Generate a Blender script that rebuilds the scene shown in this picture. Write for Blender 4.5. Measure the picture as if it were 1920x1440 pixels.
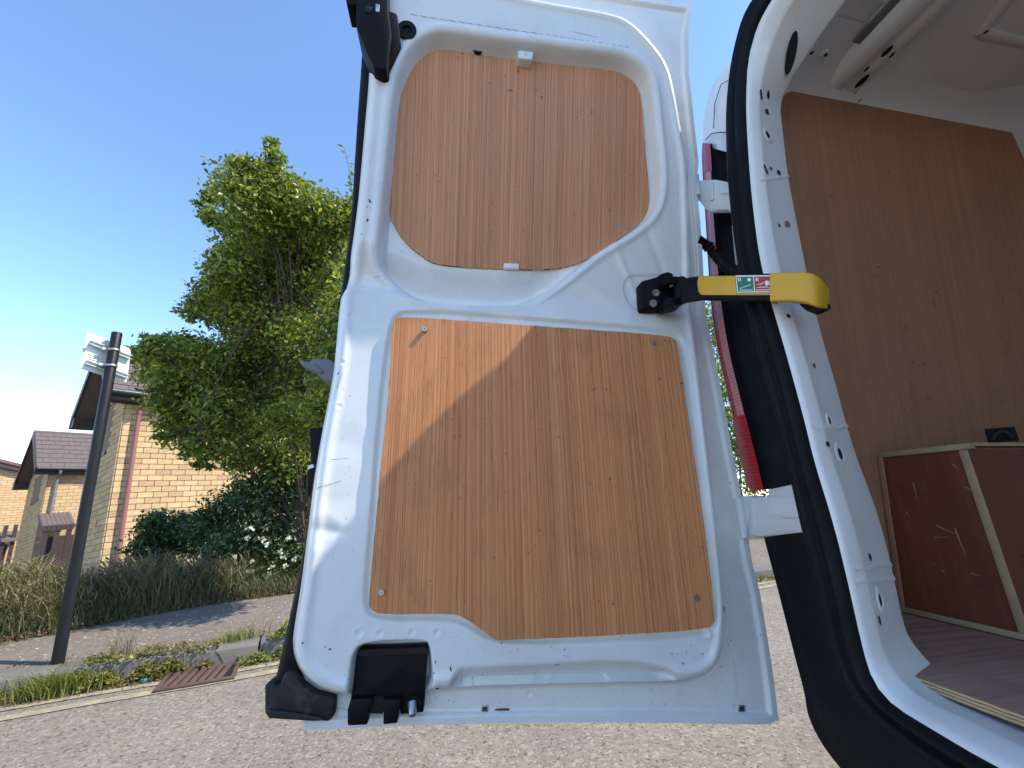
import bpy, bmesh, math, random
import numpy as np
from mathutils import Vector, Matrix

random.seed(7); RNG = np.random.default_rng(11)
for o in list(bpy.data.objects): bpy.data.objects.remove(o, do_unlink=True)
SC = bpy.context.scene; COL = SC.collection

# ------------------------------------------------------------------ camera, sky, sun, exposure
F = 770.0                       # focal length in photo pixels (1920 wide)
ZC = 0.90                       # eye height over the road
def cam_axes(pitch=15.7, roll=-1.3, yaw=-11.0):
    a, b, c = np.radians([-pitch, roll, yaw])
    ca, sa = np.cos(a), np.sin(a); Rx = np.array([[1,0,0],[0,ca,-sa],[0,sa,ca]])
    cb, sb = np.cos(b), np.sin(b); Rz = np.array([[cb,-sb,0],[sb,cb,0],[0,0,1]])
    cc, sc = np.cos(c), np.sin(c); Ry = np.array([[cc,0,sc],[0,1,0],[-sc,0,cc]])
    R = Rz @ Rx @ Ry
    return np.array([R @ np.array([1,0,0.]), R @ np.array([0,0,1.]), R @ np.array([0,-1.,0])])
MC = cam_axes(); CAM = np.array([0, 0, ZC])
cd = bpy.data.cameras.new('camera'); cam = bpy.data.objects.new('camera', cd); COL.objects.link(cam)
cd.sensor_width = 36.0; cd.lens = 36.0 * F / 1920.0; cd.clip_start = 0.02; cd.clip_end = 3000
m = Matrix.Identity(4)
for i in range(3):
    m[i][0] = MC[i][0]; m[i][1] = -MC[i][1]; m[i][2] = -MC[i][2]; m[i][3] = CAM[i]
cam.matrix_world = m
SC.camera = cam
SUN = np.array([0.5965, -0.205, 0.802]); SUN /= np.linalg.norm(SUN)
W = bpy.data.worlds.new('World'); SC.world = W; W.use_nodes = True
nt = W.node_tree; bg = nt.nodes['Background']
sky = nt.nodes.new('ShaderNodeTexSky'); sky.sky_type = 'NISHITA'; sky.sun_disc = False
sky.sun_elevation = math.asin(SUN[2]); sky.sun_rotation = math.atan2(SUN[0], SUN[1])
sky.air_density = 0.75; sky.dust_density = 0.0; sky.ozone_density = 1.3
hs = nt.nodes.new('ShaderNodeHueSaturation'); hs.inputs['Saturation'].default_value = 1.06; hs.inputs['Value'].default_value = 1.0
nt.links.new(sky.outputs[0], hs.inputs['Color']); nt.links.new(hs.outputs[0], bg.inputs[0]); bg.inputs[1].default_value = 0.15
sl = bpy.data.lights.new('sun', 'SUN'); sl.energy = 2.35; sl.angle = math.radians(0.53); sl.color = (1.0, 0.94, 0.84)
so = bpy.data.objects.new('sun', sl); COL.objects.link(so)
so.rotation_euler = Vector(SUN).to_track_quat('Z', 'Y').to_euler(); so.location = (3, -2, 8)
SC.view_settings.view_transform = 'Standard'; SC.view_settings.look = 'None'
SC.view_settings.exposure = 1.58; SC.view_settings.gamma = 1.0

# ------------------------------------------------------------------ tracing helpers (photo pixel -> point on a real surface)
def ray(x, y): return MC @ np.array([(x-960)/F, (y-720)/F, 1.0])
def proj(P):
    c = MC.T @ (np.asarray(P) - CAM); return 960+F*c[0]/c[2], 720+F*c[1]/c[2]
def onX(x, y, X): d = ray(x, y); return CAM + d*X/d[0]
def onY(x, y, Y): d = ray(x, y); return CAM + d*Y/d[1]
def onZ(x, y, z=0.0): d = ray(x, y); return CAM + d*(z-ZC)/d[2]
def onP(x, y, p, n): d = ray(x, y); return CAM + d*((p-CAM) @ n)/(d @ n)
def hit(x, y, f, lo=.2, hi=3.0):
    d = ray(x, y)
    for i in range(50):
        mid = (lo+hi)/2
        if f(CAM+d*mid) > 0: lo = mid
        else: hi = mid
    return CAM + d*lo
def resample(P, n):
    P = np.asarray(P, float); s = np.r_[0, np.cumsum(np.linalg.norm(np.diff(P, axis=0), axis=1))]
    t = np.linspace(0, s[-1], n)
    return np.stack([np.interp(t, s, P[:, k]) for k in range(P.shape[1])], 1)
def smooth_line(P, n, it=3):
    P = np.asarray(P, float)
    for _ in range(it):
        Q = [P[0]]
        for a, b in zip(P[:-1], P[1:]): Q += [a*.75+b*.25, a*.25+b*.75]
        P = np.array(Q+[P[-1]])
    return resample(P, n)
def chaikin(P, it=2):
    P = np.asarray(P, float)
    for _ in range(it):
        N = np.roll(P, -1, 0); P = np.stack([P*.75+N*.25, P*.25+N*.75], 1).reshape(-1, P.shape[1])
    return P

# ------------------------------------------------------------------ object helpers
ORG = {}
def tag(o, label=None, cat=None, group=None, kind=None):
    if label: o['label'] = label
    if cat: o['category'] = cat
    if group: o['group'] = group
    if kind: o['kind'] = kind
    return o
def empty(name, loc, label=None, cat=None, group=None):
    o = bpy.data.objects.new(name, None); COL.objects.link(o); o.location = loc; o.empty_display_size = .1
    ORG[o.name] = np.array(loc, float); return tag(o, label, cat, group)
def mk(name, V, Fc, mat, parent=None, smooth=False, origin=None, fmat=None):
    V = np.asarray(V, float).reshape(-1, 3)
    og = ORG[parent.name] if parent is not None else (np.array(origin, float) if origin is not None else np.zeros(3))
    me = bpy.data.meshes.new(name)
    me.from_pydata((V-og).tolist(), [], [list(map(int, f)) for f in Fc])
    mats = mat if isinstance(mat, (list, tuple)) else [mat]
    for q in mats: me.materials.append(q)
    if fmat is not None: me.polygons.foreach_set('material_index', np.array(fmat, dtype=np.int32))
    me.update()
    if smooth: me.polygons.foreach_set('use_smooth', np.ones(len(me.polygons), dtype=bool))
    o = bpy.data.objects.new(name, me); COL.objects.link(o)
    if parent is not None: o.parent = parent
    else: o.location = og
    ORG[o.name] = og
    return o
def fix_normals(o, bevel=0.0, seg=2, smooth_angle=None):
    bm = bmesh.new(); bm.from_mesh(o.data)
    bmesh.ops.remove_doubles(bm, verts=bm.verts, dist=1e-6)
    bmesh.ops.recalc_face_normals(bm, faces=bm.faces)
    if bevel > 0:
        ed = [e for e in bm.edges if len(e.link_faces) == 2 and e.calc_face_angle(0) > .5]
        bmesh.ops.bevel(bm, geom=ed, offset=bevel, segments=seg, affect='EDGES', clamp_overlap=True, profile=.5)
    bm.to_mesh(o.data); bm.free()
    if smooth_angle is not None:
        for p in o.data.polygons: p.use_smooth = True
        try: o.data.set_sharp_from_angle(angle=smooth_angle)
        except Exception: pass
    return o
def prism(name, poly, off, mat, parent=None, bevel=0.0, origin=None, smooth=False):
    P = np.asarray(poly, float); n = len(P); V = np.vstack([P, P+np.asarray(off, float)])
    Fc = [list(range(n)), list(range(2*n-1, n-1, -1))]+[[i, (i+1) % n, n+(i+1) % n, n+i] for i in range(n)]
    o = mk(name, V, Fc, mat, parent, origin=origin)
    return fix_normals(o, bevel, 2, math.radians(35) if (smooth or bevel) else None)
def box(name, c, ex, ey, ez, mat, parent=None, bevel=0.0, origin=None):
    """c centre, ex/ey/ez half-extent vectors"""
    c, ex, ey, ez = [np.asarray(q, float) for q in (c, ex, ey, ez)]
    return prism(name, [c-ex-ey-ez, c+ex-ey-ez, c+ex+ey-ez, c-ex+ey-ez], 2*ez, mat, parent, bevel, origin)
def grid_mesh(G, flip=False):
    G = np.asarray(G, float); a, b = G.shape[:2]
    idx = np.arange(a*b).reshape(a, b)
    q = np.stack([idx[:-1, :-1], idx[:-1, 1:], idx[1:, 1:], idx[1:, :-1]], -1).reshape(-1, 4)
    if flip: q = q[:, ::-1]
    return G.reshape(-1, 3), q
def loft(name, G, mat, parent=None, smooth=True, flip=False, origin=None):
    V, q = grid_mesh(G, flip); return mk(name, V, q, mat, parent, smooth, origin)
def tube_geo(path, rad, n=12, cap=True):
    P = np.asarray(path, float); R = np.broadcast_to(np.asarray(rad, float), (len(P),))
    V = []; Fc = []; T = np.gradient(P, axis=0); ref = np.array([0, 0, 1.0])
    T /= np.linalg.norm(T, axis=1)[:, None]+1e-12
    if abs(T[0] @ ref) > .95: ref = np.array([1.0, 0, 0])
    u = np.cross(T[0], ref); u /= np.linalg.norm(u)
    for i in range(len(P)):
        u = u-T[i]*(u @ T[i]); u /= np.linalg.norm(u)+1e-12; v = np.cross(T[i], u)
        for k in range(n):
            a = 2*math.pi*k/n; V.append(P[i]+R[i]*(math.cos(a)*u+math.sin(a)*v))
    for i in range(len(P)-1):
        for k in range(n): Fc.append([i*n+k, i*n+(k+1) % n, (i+1)*n+(k+1) % n, (i+1)*n+k])
    if cap: Fc += [list(range(n-1, -1, -1)), list(range((len(P)-1)*n, len(P)*n))]
    return V, Fc
def tube(name, path, rad, mat, parent=None, n=12, smooth=True, origin=None):
    V, Fc = tube_geo(path, rad, n); o = mk(name, V, Fc, mat, parent, origin=origin)
    return fix_normals(o, 0, 2, math.radians(50) if smooth else None)
class Bag:
    def __init__(s): s.V = []; s.F = []; s.m = []
    def add(s, V, Fc, mi=0):
        k = len(s.V); s.V += [list(map(float, v)) for v in V]; s.F += [[i+k for i in f] for f in Fc]; s.m += [mi]*len(Fc)
    def tube(s, p, r, n=8, mi=0): s.add(*tube_geo(p, r, n), mi)
    def box(s, c, ex, ey, ez, mi=0):
        c, ex, ey, ez = [np.asarray(q, float) for q in (c, ex, ey, ez)]
        V = [c+a*ex+b*ey+d*ez for d in (-1, 1) for b in (-1, 1) for a in (-1, 1)]
        s.add(V, [[0,2,3,1],[4,5,7,6],[0,1,5,4],[2,6,7,3],[0,4,6,2],[1,3,7,5]], mi)
    def build(s, name, mat, parent=None, smooth=False, origin=None): return mk(name, s.V, s.F, mat, parent, smooth, origin, s.m)

# ------------------------------------------------------------------ materials
MATS = {}
class NB:
    def __init__(s, name):
        s.m = bpy.data.materials.new(name); s.m.use_nodes = True; s.t = s.m.node_tree; s.N = s.t.nodes
        s.b = s.N['Principled BSDF']; s.out = s.N['Material Output']; s.tc = s.N.new('ShaderNodeTexCoord'); MATS[name] = s.m
    def L(s, a, b): s.t.links.new(a, b)
    def map(s, scale=(1,1,1), src='Object', loc=(0,0,0), rot=(0,0,0)):
        q = s.N.new('ShaderNodeMapping'); q.inputs['Scale'].default_value = scale; q.inputs['Location'].default_value = loc; q.inputs['Rotation'].default_value = rot
        s.L(s.tc.outputs[src], q.inputs['Vector']); return q.outputs[0]
    def noise(s, vec, scale=5, detail=4, rough=.55, dist=0):
        q = s.N.new('ShaderNodeTexNoise'); q.inputs['Scale'].default_value = scale; q.inputs['Detail'].default_value = detail
        q.inputs['Roughness'].default_value = rough; q.inputs['Distortion'].default_value = dist; s.L(vec, q.inputs['Vector']); return q.outputs['Fac']
    def vor(s, vec, scale=5, feat='F1', out='Distance'):
        q = s.N.new('ShaderNodeTexVoronoi'); q.feature = feat; q.inputs['Scale'].default_value = scale; s.L(vec, q.inputs['Vector']); return q.outputs[out]
    def ramp(s, fac, stops):
        q = s.N.new('ShaderNodeValToRGB'); e = q.color_ramp.elements
        while len(e) < len(stops): e.new(.5)
        for i, (p, c) in enumerate(stops):
            e[i].position = p; e[i].color = (c, c, c, 1) if isinstance(c, (int, float)) else (*c, 1)
        s.L(fac, q.inputs[0]); return q.outputs[0]
    def mix(s, fac, a, b, mode='MIX'):
        q = s.N.new('ShaderNodeMix'); q.data_type = 'RGBA'; q.blend_type = mode
        for si, v in ((0, fac), (6, a), (7, b)):
            sock = q.inputs[si]
            if isinstance(v, (int, float)): sock.default_value = v if si == 0 else (v, v, v, 1)
            elif isinstance(v, tuple): sock.default_value = (*v, 1)
            else: s.L(v, sock)
        return q.outputs[2]
    def math(s, op, a, b=0.0):
        q = s.N.new('ShaderNodeMath'); q.operation = op
        for k, v in enumerate((a, b)):
            if isinstance(v, (int, float)): q.inputs[k].default_value = v
            else: s.L(v, q.inputs[k])
        return q.outputs[0]
    def bump(s, h, strength=.3, dist=.01):
        q = s.N.new('ShaderNodeBump'); q.inputs['Strength'].default_value = strength; q.inputs['Distance'].default_value = dist
        s.L(h, q.inputs['Height'])
        old = s.b.inputs['Normal'].links
        if old: s.L(old[0].from_socket, q.inputs['Normal'])
        s.L(q.outputs[0], s.b.inputs['Normal'])
    def col(s, c):
        if isinstance(c, tuple): s.b.inputs['Base Color'].default_value = (*c, 1)
        else: s.L(c, s.b.inputs['Base Color'])
    def rough(s, r):
        if isinstance(r, (int, float)): s.b.inputs['Roughness'].default_value = r
        else: s.L(r, s.b.inputs['Roughness'])
    def set(s, **k):
        for n, v in k.items(): s.b.inputs[n.replace('_', ' ')].default_value = v
def simple(name, c, rough=.5, var=.12, scale=20, metal=0.0, bump=0.0, bscale=120, coat=0.0, spec=.5):
    n = NB(name); f = n.noise(n.map(), scale, 5)
    n.col(n.mix(f, tuple(x*(1-var) for x in c), tuple(min(1, x*(1+var)) for x in c)))
    n.rough(n.ramp(n.noise(n.map(loc=(3, 1, 2)), scale*.7, 4), [(.3, max(0, rough-.08)), (.7, min(1, rough+.1))]))
    n.set(Metallic=metal, Coat_Weight=coat, Specular_IOR_Level=spec)
    if bump: n.bump(n.noise(n.map(), bscale, 4), bump, .003)
    return n.m
def paint(name, c, dirt=.5, rough=.32):
    n = NB(name)
    base = n.mix(n.noise(n.map(), 3.0, 3), tuple(x*.96 for x in c), c)
    # grime: blotchy film, streaked rubs and fine specks with shapes of their own
    d1 = n.ramp(n.noise(n.map(), 7.5, 6, .68, .4), [(.48, 0.0), (.74, dirt*.36)])
    c1 = n.mix(d1, base, (.47, .45, .41))
    st = n.ramp(n.noise(n.map((26, 26, 3.2), rot=(.1, 0, .2)), 3.0, 6, .6), [(.63, 0.0), (.76, dirt*.34)])
    c2 = n.mix(st, c1, (.42, .41, .39))
    sp = n.ramp(n.noise(n.map(loc=(2, 5, 1)), 210, 2, .5), [(.70, 0.0), (.74, dirt*.9)])
    pm = n.ramp(n.noise(n.map(loc=(9, 5, 1)), 5.0, 2), [(.48, 0.0), (.60, 1.0)])
    c3 = n.mix(n.mix(1.0, sp, pm, 'MULTIPLY'), c2, (.10, .09, .08))
    sc = n.ramp(n.noise(n.map((7, 7, 90), rot=(.5, .35, 0)), 5.0, 2, .4, .5), [(.735, 0.0), (.75, dirt*.5)])
    pm2 = n.ramp(n.noise(n.map(loc=(1, 8, 4)), 6.0, 2), [(.55, 0.0), (.64, 1.0)])
    c4 = n.mix(n.mix(1.0, sc, pm2, 'MULTIPLY'), c3, (.30, .30, .30))
    n.col(c4)
    n.rough(n.ramp(n.noise(n.map(), 9, 5, .6), [(.3, rough-.06), (.75, rough+.2)]))
    n.set(Coat_Weight=.35, Coat_Roughness=.12)
    n.bump(n.noise(n.map(), 14, 2), .08, .004)
    return n.m
def wood(name, ca, cb, cc, gs=(420, 2, 1.1), stain=.35, rough=.6, pores=.6, contrast=1.0):
    n = NB(name)
    g = n.noise(n.map(gs), 1.0, 3, .75, 0)
    base = n.ramp(g, [(.5-.17/contrast, ca), (.5, cb), (.5+.15/contrast, cc)])
    wide = n.ramp(n.noise(n.map((gs[0]*.05, gs[1]*.3, gs[2]*.15)), 1.0, 4, .65), [(.3, .93), (.7, 1.05)])
    c1 = n.mix(1.0, base, wide, 'MULTIPLY')
    po = n.ramp(n.noise(n.map((gs[0]*1.9, gs[1], gs[2]*22), loc=(4, 4, 4)), 1.0, 2, .5), [(.60, 0.0), (.70, pores)])
    c2 = n.mix(po, c1, tuple(x*.40 for x in ca))
    sm = n.ramp(n.noise(n.map((1.6, 1, 1), loc=(3, 7, 2)), 6.5, 5, .7, .6), [(.50, 0.0), (.78, stain)])
    c3 = n.mix(sm, c2, tuple(x*.45 for x in ca))
    spk = n.ramp(n.noise(n.map(loc=(8, 1, 6)), 95, 2), [(.71, 0.0), (.75, .7)])
    c4 = n.mix(spk, c3, tuple(x*.25 for x in ca))
    n.col(c4); n.rough(n.ramp(g, [(.3, rough+.12), (.7, rough-.05)]))
    n.bump(g, .25, .0012)
    return n.m
M_PAINT = paint('white_paint', (.795, .785, .765), .85)
M_PAINT_IN = paint('white_paint_inside', (.80, .79, .77), .55, .38)
M_BODY = paint('white_paint_outside', (.76, .775, .78), .3, .25)
M_PLY = wood('veneer_ply', (.37, .120, .042), (.60, .230, .083), (.74, .335, .135), stain=.32, pores=.5, contrast=.75)
M_PLYUP = wood('veneer_ply_clean', (.40, .155, .066), (.59, .255, .112), (.70, .345, .165), stain=.08, pores=.35, contrast=.75)
M_LIN = wood('lining_ply', (.30, .145, .08), (.36, .176, .098), (.40, .205, .118), (90, 3, 1.2), .3, .6, .2, .38)
M_DARKPLY = wood('dark_film_ply', (.13, .036, .017), (.165, .047, .022), (.21, .064, .03), (4, 40, 4), .35, .5, .2, .7)
M_FLOOR = wood('floor_ply', (.30, .165, .12), (.38, .215, .155), (.43, .255, .185), (4, 70, 4), .55, .75, .35, .8)
def ply_edge():
    n = NB('ply_edge'); w = n.N.new('ShaderNodeTexWave'); w.wave_type = 'BANDS'; w.bands_direction = 'Z'
    w.inputs['Scale'].default_value = 85; w.inputs['Distortion'].default_value = 1.2; n.L(n.map(), w.inputs[0])
    c = n.ramp(w.outputs['Fac'], [(.25, (.22, .13, .06)), (.6, (.52, .38, .20))])
    n.col(n.mix(n.ramp(n.noise(n.map(), 40, 4), [(.55, 0.0), (.75, .6)]), c, (.12, .08, .05))); n.rough(.8); return n.m
M_EDGE = ply_edge()
M_STRIP = simple('raw_wood_strip', (.36, .27, .15), .8, .25, 40)
M_BLACK = simple('black_plastic', (.0055, .006, .0075), .55, .25, 30, spec=.14)
M_RUBBER = simple('black_rubber', (.005, .0055, .0065), .55, .3, 25, spec=.16)
M_DUSTY = NB('dusty_rubber')
_d = M_DUSTY; _d.col(_d.mix(_d.ramp(_d.noise(_d.map(), 26, 7, .7), [(.52, 0.0), (.8, .5)]), (.007, .007, .008), (.16, .15, .14))); _d.rough(.7); _d.bump(_d.noise(_d.map(), 160, 4), .3, .002)
M_DUSTY = M_DUSTY.m
M_STEEL = simple('zinc_steel', (.45, .45, .44), .35, .2, 60, .9)
M_YELLOW = simple('yellow_plastic', (.66, .36, .012), .42, .08, 14, bump=.08, bscale=300)
M_WHITEPL = simple('white_plastic', (.78, .78, .76), .4, .05)
M_CAST = simple('cast_white', (.70, .71, .71), .42, .08, 18, bump=.15, bscale=90)
M_DARK = simple('cavity_black', (.008, .008, .009), .8, .2)
M_GREEN = simple('sticker_green', (.01, .17, .075), .35, .06)
M_RED = simple('sticker_red', (.42, .015, .02), .35, .06)
M_STW = simple('sticker_white', (.80, .80, .78), .35, .04)
M_RUST = simple('rust', (.16, .06, .025), .85, .4, 60, bump=.3)
M_CHIP = simple('bare_chip', (.035, .033, .032), .7, .3)
def lens(name, c, stripe=True):
    n = NB(name); w = n.N.new('ShaderNodeTexWave'); w.bands_direction = 'Z'; w.inputs['Scale'].default_value = 48; n.L(n.map(), w.inputs[0])
    n.col(n.mix(w.outputs['Fac'], tuple(x*.7 for x in c), c)); n.rough(.25); n.set(Coat_Weight=.25, Coat_Roughness=.08)
    n.bump(w.outputs['Fac'], .35, .002); return n.m
M_LRED = lens('red_lens', (.46, .012, .014)); M_LCLR = lens('clear_lens', (.66, .25, .25))
M_POLE = simple('black_pole_paint', (.007, .0075, .0085), .48, .3, 12, spec=.3)
M_SIGN = simple('sign_back_grey', (.55, .60, .58), .45, .06, 8)
M_BRICK = NB('buff_brick'); _b = M_BRICK
_oi = _b.N.new('ShaderNodeObjectInfo'); _ge = _b.N.new('ShaderNodeNewGeometry')
_r = _b.math('FRACT', _b.math('ADD', _oi.outputs['Random'], _ge.outputs['Random Per Island']))
_c = _b.ramp(_r, [(.0, (.46, .30, .145)), (.25, (.53, .355, .175)), (.6, (.565, .39, .20)), (.86, (.51, .325, .165)), (.97, (.43, .255, .145))])
_b.col(_b.mix(1.0, _c, _b.ramp(_b.noise(_b.map(), 26, 6, .65), [(.3, .78), (.7, 1.12)]), 'MULTIPLY')); _b.rough(.88)
_b.bump(_b.noise(_b.map(), 90, 5), .45, .004); M_BRICK = _b.m
M_MORTAR = simple('mortar', (.21, .15, .09), .95, .25, 30, bump=.4)
def far_brick():
    n = NB('far_brick'); q = n.N.new('ShaderNodeTexBrick'); q.inputs['Scale'].default_value = 1.0
    q.inputs['Brick Width'].default_value = .34; q.inputs['Row Height'].default_value = .112; q.inputs['Mortar Size'].default_value = .009
    q.inputs['Color1'].default_value = (.56, .385, .195, 1); q.inputs['Color2'].default_value = (.50, .305, .135, 1); q.inputs['Mortar'].default_value = (.20, .145, .09, 1)
    n.L(n.map(src='UV'), q.inputs['Vector']); n.col(q.outputs['Color']); n.rough(.9); return n.m
M_FARBRICK = far_brick()
M_TILE = simple('roof_tile', (.125, .092, .08), .85, .3, 9, bump=.3, bscale=60)
M_TILERED = simple('roof_tile_red', (.16, .075, .058), .85, .25, 9)
M_FASCIA = simple('dark_brown_timber', (.035, .018, .014), .55, .3, 14)
M_GUTTER = simple('dark_gutter', (.03, .032, .034), .4, .2)
M_PIPERED = simple('red_brown_downpipe', (.24, .085, .07), .45, .12, 8)
M_PIPEGREY = simple('grey_downpipe', (.16, .155, .17), .5, .15, 8)
M_UPVC = simple('white_window_frame', (.74, .76, .78), .35, .04)
M_GLASS = NB('window_glass'); M_GLASS.col((.03, .04, .05)); M_GLASS.rough(.06); M_GLASS.set(Specular_IOR_Level=.8); M_GLASS = M_GLASS.m
M_DOORBR = simple('brown_door', (.05, .022, .016), .5, .25)
M_CONC = simple('concrete', (.135, .122, .105), .9, .25, 16, bump=.4, bscale=70)
def asphalt(name, chips, dark, cs=70, gaps=.5):
    n = NB(name); v = n.map()
    nz = n.N.new('ShaderNodeTexNoise'); nz.inputs['Scale'].default_value = 45; nz.inputs['Detail'].default_value = 2; n.L(v, nz.inputs['Vector'])
    wob = n.N.new('ShaderNodeVectorMath'); wob.operation = 'MULTIPLY_ADD'; wob.inputs[1].default_value = (.02, .02, .02); n.L(nz.outputs['Color'], wob.inputs[0]); n.L(v, wob.inputs[2]); v2 = wob.outputs[0]
    q = n.N.new('ShaderNodeTexVoronoi'); q.inputs['Scale'].default_value = cs; n.L(v2, q.inputs['Vector'])
    sep = n.N.new('ShaderNodeSeparateColor'); n.L(q.outputs['Color'], sep.inputs[0])
    c0 = n.ramp(sep.outputs[0], chips)
    gn = n.noise(v2, cs*.75, 3, .6)
    gap = n.ramp(gn, [(.58, 0.0), (.63, gaps)])
    c1 = n.mix(gap, c0, dark)
    big = n.ramp(n.noise(v, 1.6, 5, .65), [(.3, .84), (.7, 1.10)])
    c3 = n.mix(1.0, c1, big, 'MULTIPLY')
    mid = n.ramp(n.noise(v, 160, 2, .6), [(.3, .88), (.7, 1.1)])
    c3 = n.mix(1.0, c3, mid, 'MULTIPLY')
    pit = n.ramp(n.noise(n.map(loc=(3, 3, 0)), 21, 4, .7), [(.66, 0.0), (.71, .75)])
    c4 = n.mix(pit, c3, tuple(x*.5 for x in dark))
    n.col(c4); n.rough(.93); n.set(Specular_IOR_Level=.25)
    h = n.math('SUBTRACT', n.ramp(q.outputs['Distance'], [(.0, .75), (.7, .25)]), n.math('MULTIPLY', gap, .9))
    n.bump(h, .45, .005)
    return n.m
M_ROAD = asphalt('worn_asphalt', [(.0, (.185, .152, .116)), (.3, (.205, .170, .130)), (.75, (.232, .195, .15)), (.97, (.30, .26, .21))], (.065, .050, .037), 88, .7)
M_PAVE = asphalt('pavement_asphalt', [(.0, (.15, .118, .092)), (.5, (.178, .142, .112)), (.95, (.205, .168, .134)), (.99, (.44, .40, .34))], (.095, .072, .055), 80, .35)
def yellow_line():
    n = NB('worn_yellow_line'); f = n.ramp(n.noise(n.map(), 16, 7, .75), [(.36, 0.0), (.50, 1.0)])
    n.col(n.mix(f, (.50, .39, .16), (.27, .225, .165))); n.rough(.85); n.bump(n.noise(n.map(), 120, 4), .6, .006); return n.m
M_YLINE = yellow_line()
M_SOIL = simple('verge_soil', (.075, .06, .032), .95, .4, 14, bump=.8, bscale=40)
M_IRON = simple('rusty_iron', (.095, .055, .04), .8, .35, 30, bump=.4, bscale=120)
def leaf(name, stops, trans=.35, rough=.42):
    n = NB(name); g = n.N.new('ShaderNodeNewGeometry')
    c = n.ramp(g.outputs['Random Per Island'], stops); n.col(c); n.rough(rough); n.set(Specular_IOR_Level=.45)
    t = n.N.new('ShaderNodeBsdfTranslucent'); n.L(n.mix(1.0, c, (1.5, 1.5, .6), 'MULTIPLY'), t.inputs['Color'])
    mx = n.N.new('ShaderNodeMixShader'); mx.inputs[0].default_value = trans
    n.L(n.b.outputs[0], mx.inputs[1]); n.L(t.outputs[0], mx.inputs[2]); n.L(mx.outputs[0], n.out.inputs[0]); return n.m
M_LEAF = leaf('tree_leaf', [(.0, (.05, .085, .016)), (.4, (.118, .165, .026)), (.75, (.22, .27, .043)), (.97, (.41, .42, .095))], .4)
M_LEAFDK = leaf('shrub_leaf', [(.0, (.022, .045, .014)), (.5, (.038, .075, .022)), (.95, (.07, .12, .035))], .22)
M_LEAFLT = leaf('sapling_leaf', [(.0, (.10, .15, .03)), (.6, (.16, .21, .045)), (.95, (.24, .27, .07))], .4)
M_FLOWER = leaf('white_flower', [(.0, (.62, .60, .50)), (.6, (.74, .73, .66)), (.95, (.55, .55, .38))], .3)
M_GRASSDRY = leaf('dry_grass', [(.0, (.085, .085, .028)), (.4, (.145, .13, .055)), (.75, (.23, .19, .10)), (.97, (.33, .27, .16))], .25, .6)
M_GRASSGRN = leaf('green_grass', [(.0, (.12, .145, .03)), (.5, (.20, .22, .05)), (.9, (.33, .31, .11))], .35, .5)
M_GRASSMID = leaf('mid_grass', [(.0, (.04, .06, .018)), (.5, (.075, .09, .03)), (.9, (.14, .13, .055))], .25, .55)
M_WEED = leaf('kerb_weed', [(.0, (.09, .12, .022)), (.45, (.17, .19, .04)), (.8, (.27, .23, .06)), (.97, (.30, .11, .04))], .3)
M_BARK = simple('bark', (.07, .052, .038), .9, .35, 25, bump=.6, bscale=60)

# ================================================================== SETTING: road, kerb, pavement, verge
KD = np.array([math.cos(math.radians(15)), math.sin(math.radians(15)), 0]); KN = np.array([-KD[1], KD[0], 0])
K0 = np.array([-1.0, 3.06, 0.0])
KH = .11
def kp(a, b, z=0.0): return K0+KD*a+KN*b+np.array([0, 0, z])
PW = 1.36
def pw(a): return float(np.interp(a, [-12, -3, -1.45, -.8, -.35, .2, 3, 45], [.2, .35, .69, 1.12, 1.32, 1.40, 1.9, 2.1]))
o = mk('road', [kp(-80, -80), kp(80, -80), kp(80, .06), kp(-80, .06)], [[0, 1, 2, 3]], M_ROAD); tag(o, kind='structure')
G = []
for a in np.r_[-55, -30, np.linspace(-14, 12, 90), 30, 55]:
    G.append([kp(a, .125, -.1), kp(a, .125, KH-.004)]+[kp(a, .125+(pw(a)+.10-.125)*t, KH-.004+.014*t) for t in (.5, 1)]+[kp(a, pw(a)+.12, -.3)])
o = loft('pavement', G, M_PAVE, smooth=False); tag(o, kind='structure')
G = []
for k, b in enumerate(np.r_[0, .06, .15, np.linspace(.3, 6, 16), 12, 20, 34, 60]):
    row = []
    for a in np.r_[-55, -40, -25, np.linspace(-14, 10, 140), 25, 40, 55]:
        e = pw(a)+.03*math.sin(a*9)+.025*math.sin(a*23+1)
        row.append(kp(a, e+b, KH+(.0 if k == 0 else .022+.10*min(1, b/.6))+.03*math.sin(a*1.7+b*2)*min(1, b)-1.1*max(0, min(1, (b-1.2)/4))-.12*max(0, -a-2)*min(1, b/3)))
    G.append(row)
o = loft('verge', G, M_SOIL); tag(o, kind='structure')
kerb = empty('kerb', kp(0, .06, 0)); tag(kerb, kind='structure')
ks = None
for i in range(-9, 13):
    P = [kp(i*.914+.004, .0, -.1), kp(i*.914+.91, .0, -.1), kp(i*.914+.91, 0.0, KH-.015), kp(i*.914+.91, .015, KH), kp(i*.914+.91, .125, KH), kp(i*.914+.004, .125, KH)]
    prof = [(0, -.1), (0, KH-.02), (.02, KH), (.125, KH), (.125, -.1)]
    if ks is None:
        ks = prism('kerb_stone', [kp(-9*.914+.004, b, z) for b, z in prof], KD*.904, M_CONC, kerb, .004); ks['dx'] = 0; del ks['dx']
    else:
        q = ks.copy(); COL.objects.link(q); q.parent = kerb; q.location = KD*.914*(i+9)+np.array([0, 0, random.uniform(-.005, .004)])+KN*random.uniform(-.004, .004)
yl = empty('yellow_lines', kp(0, -.3, .004)); tag(yl, kind='structure')
for b0, b1 in ((-.145, -.095), (-.275, -.215)):
    G = [[kp(a, b0+.012*math.sin(a*7)*.4, .004), kp(a, b1+.01*math.sin(a*9+1)*.4, .004)] for a in np.linspace(-12, 14, 160)]
    loft('painted_line', G, M_YLINE, yl, False)

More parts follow.
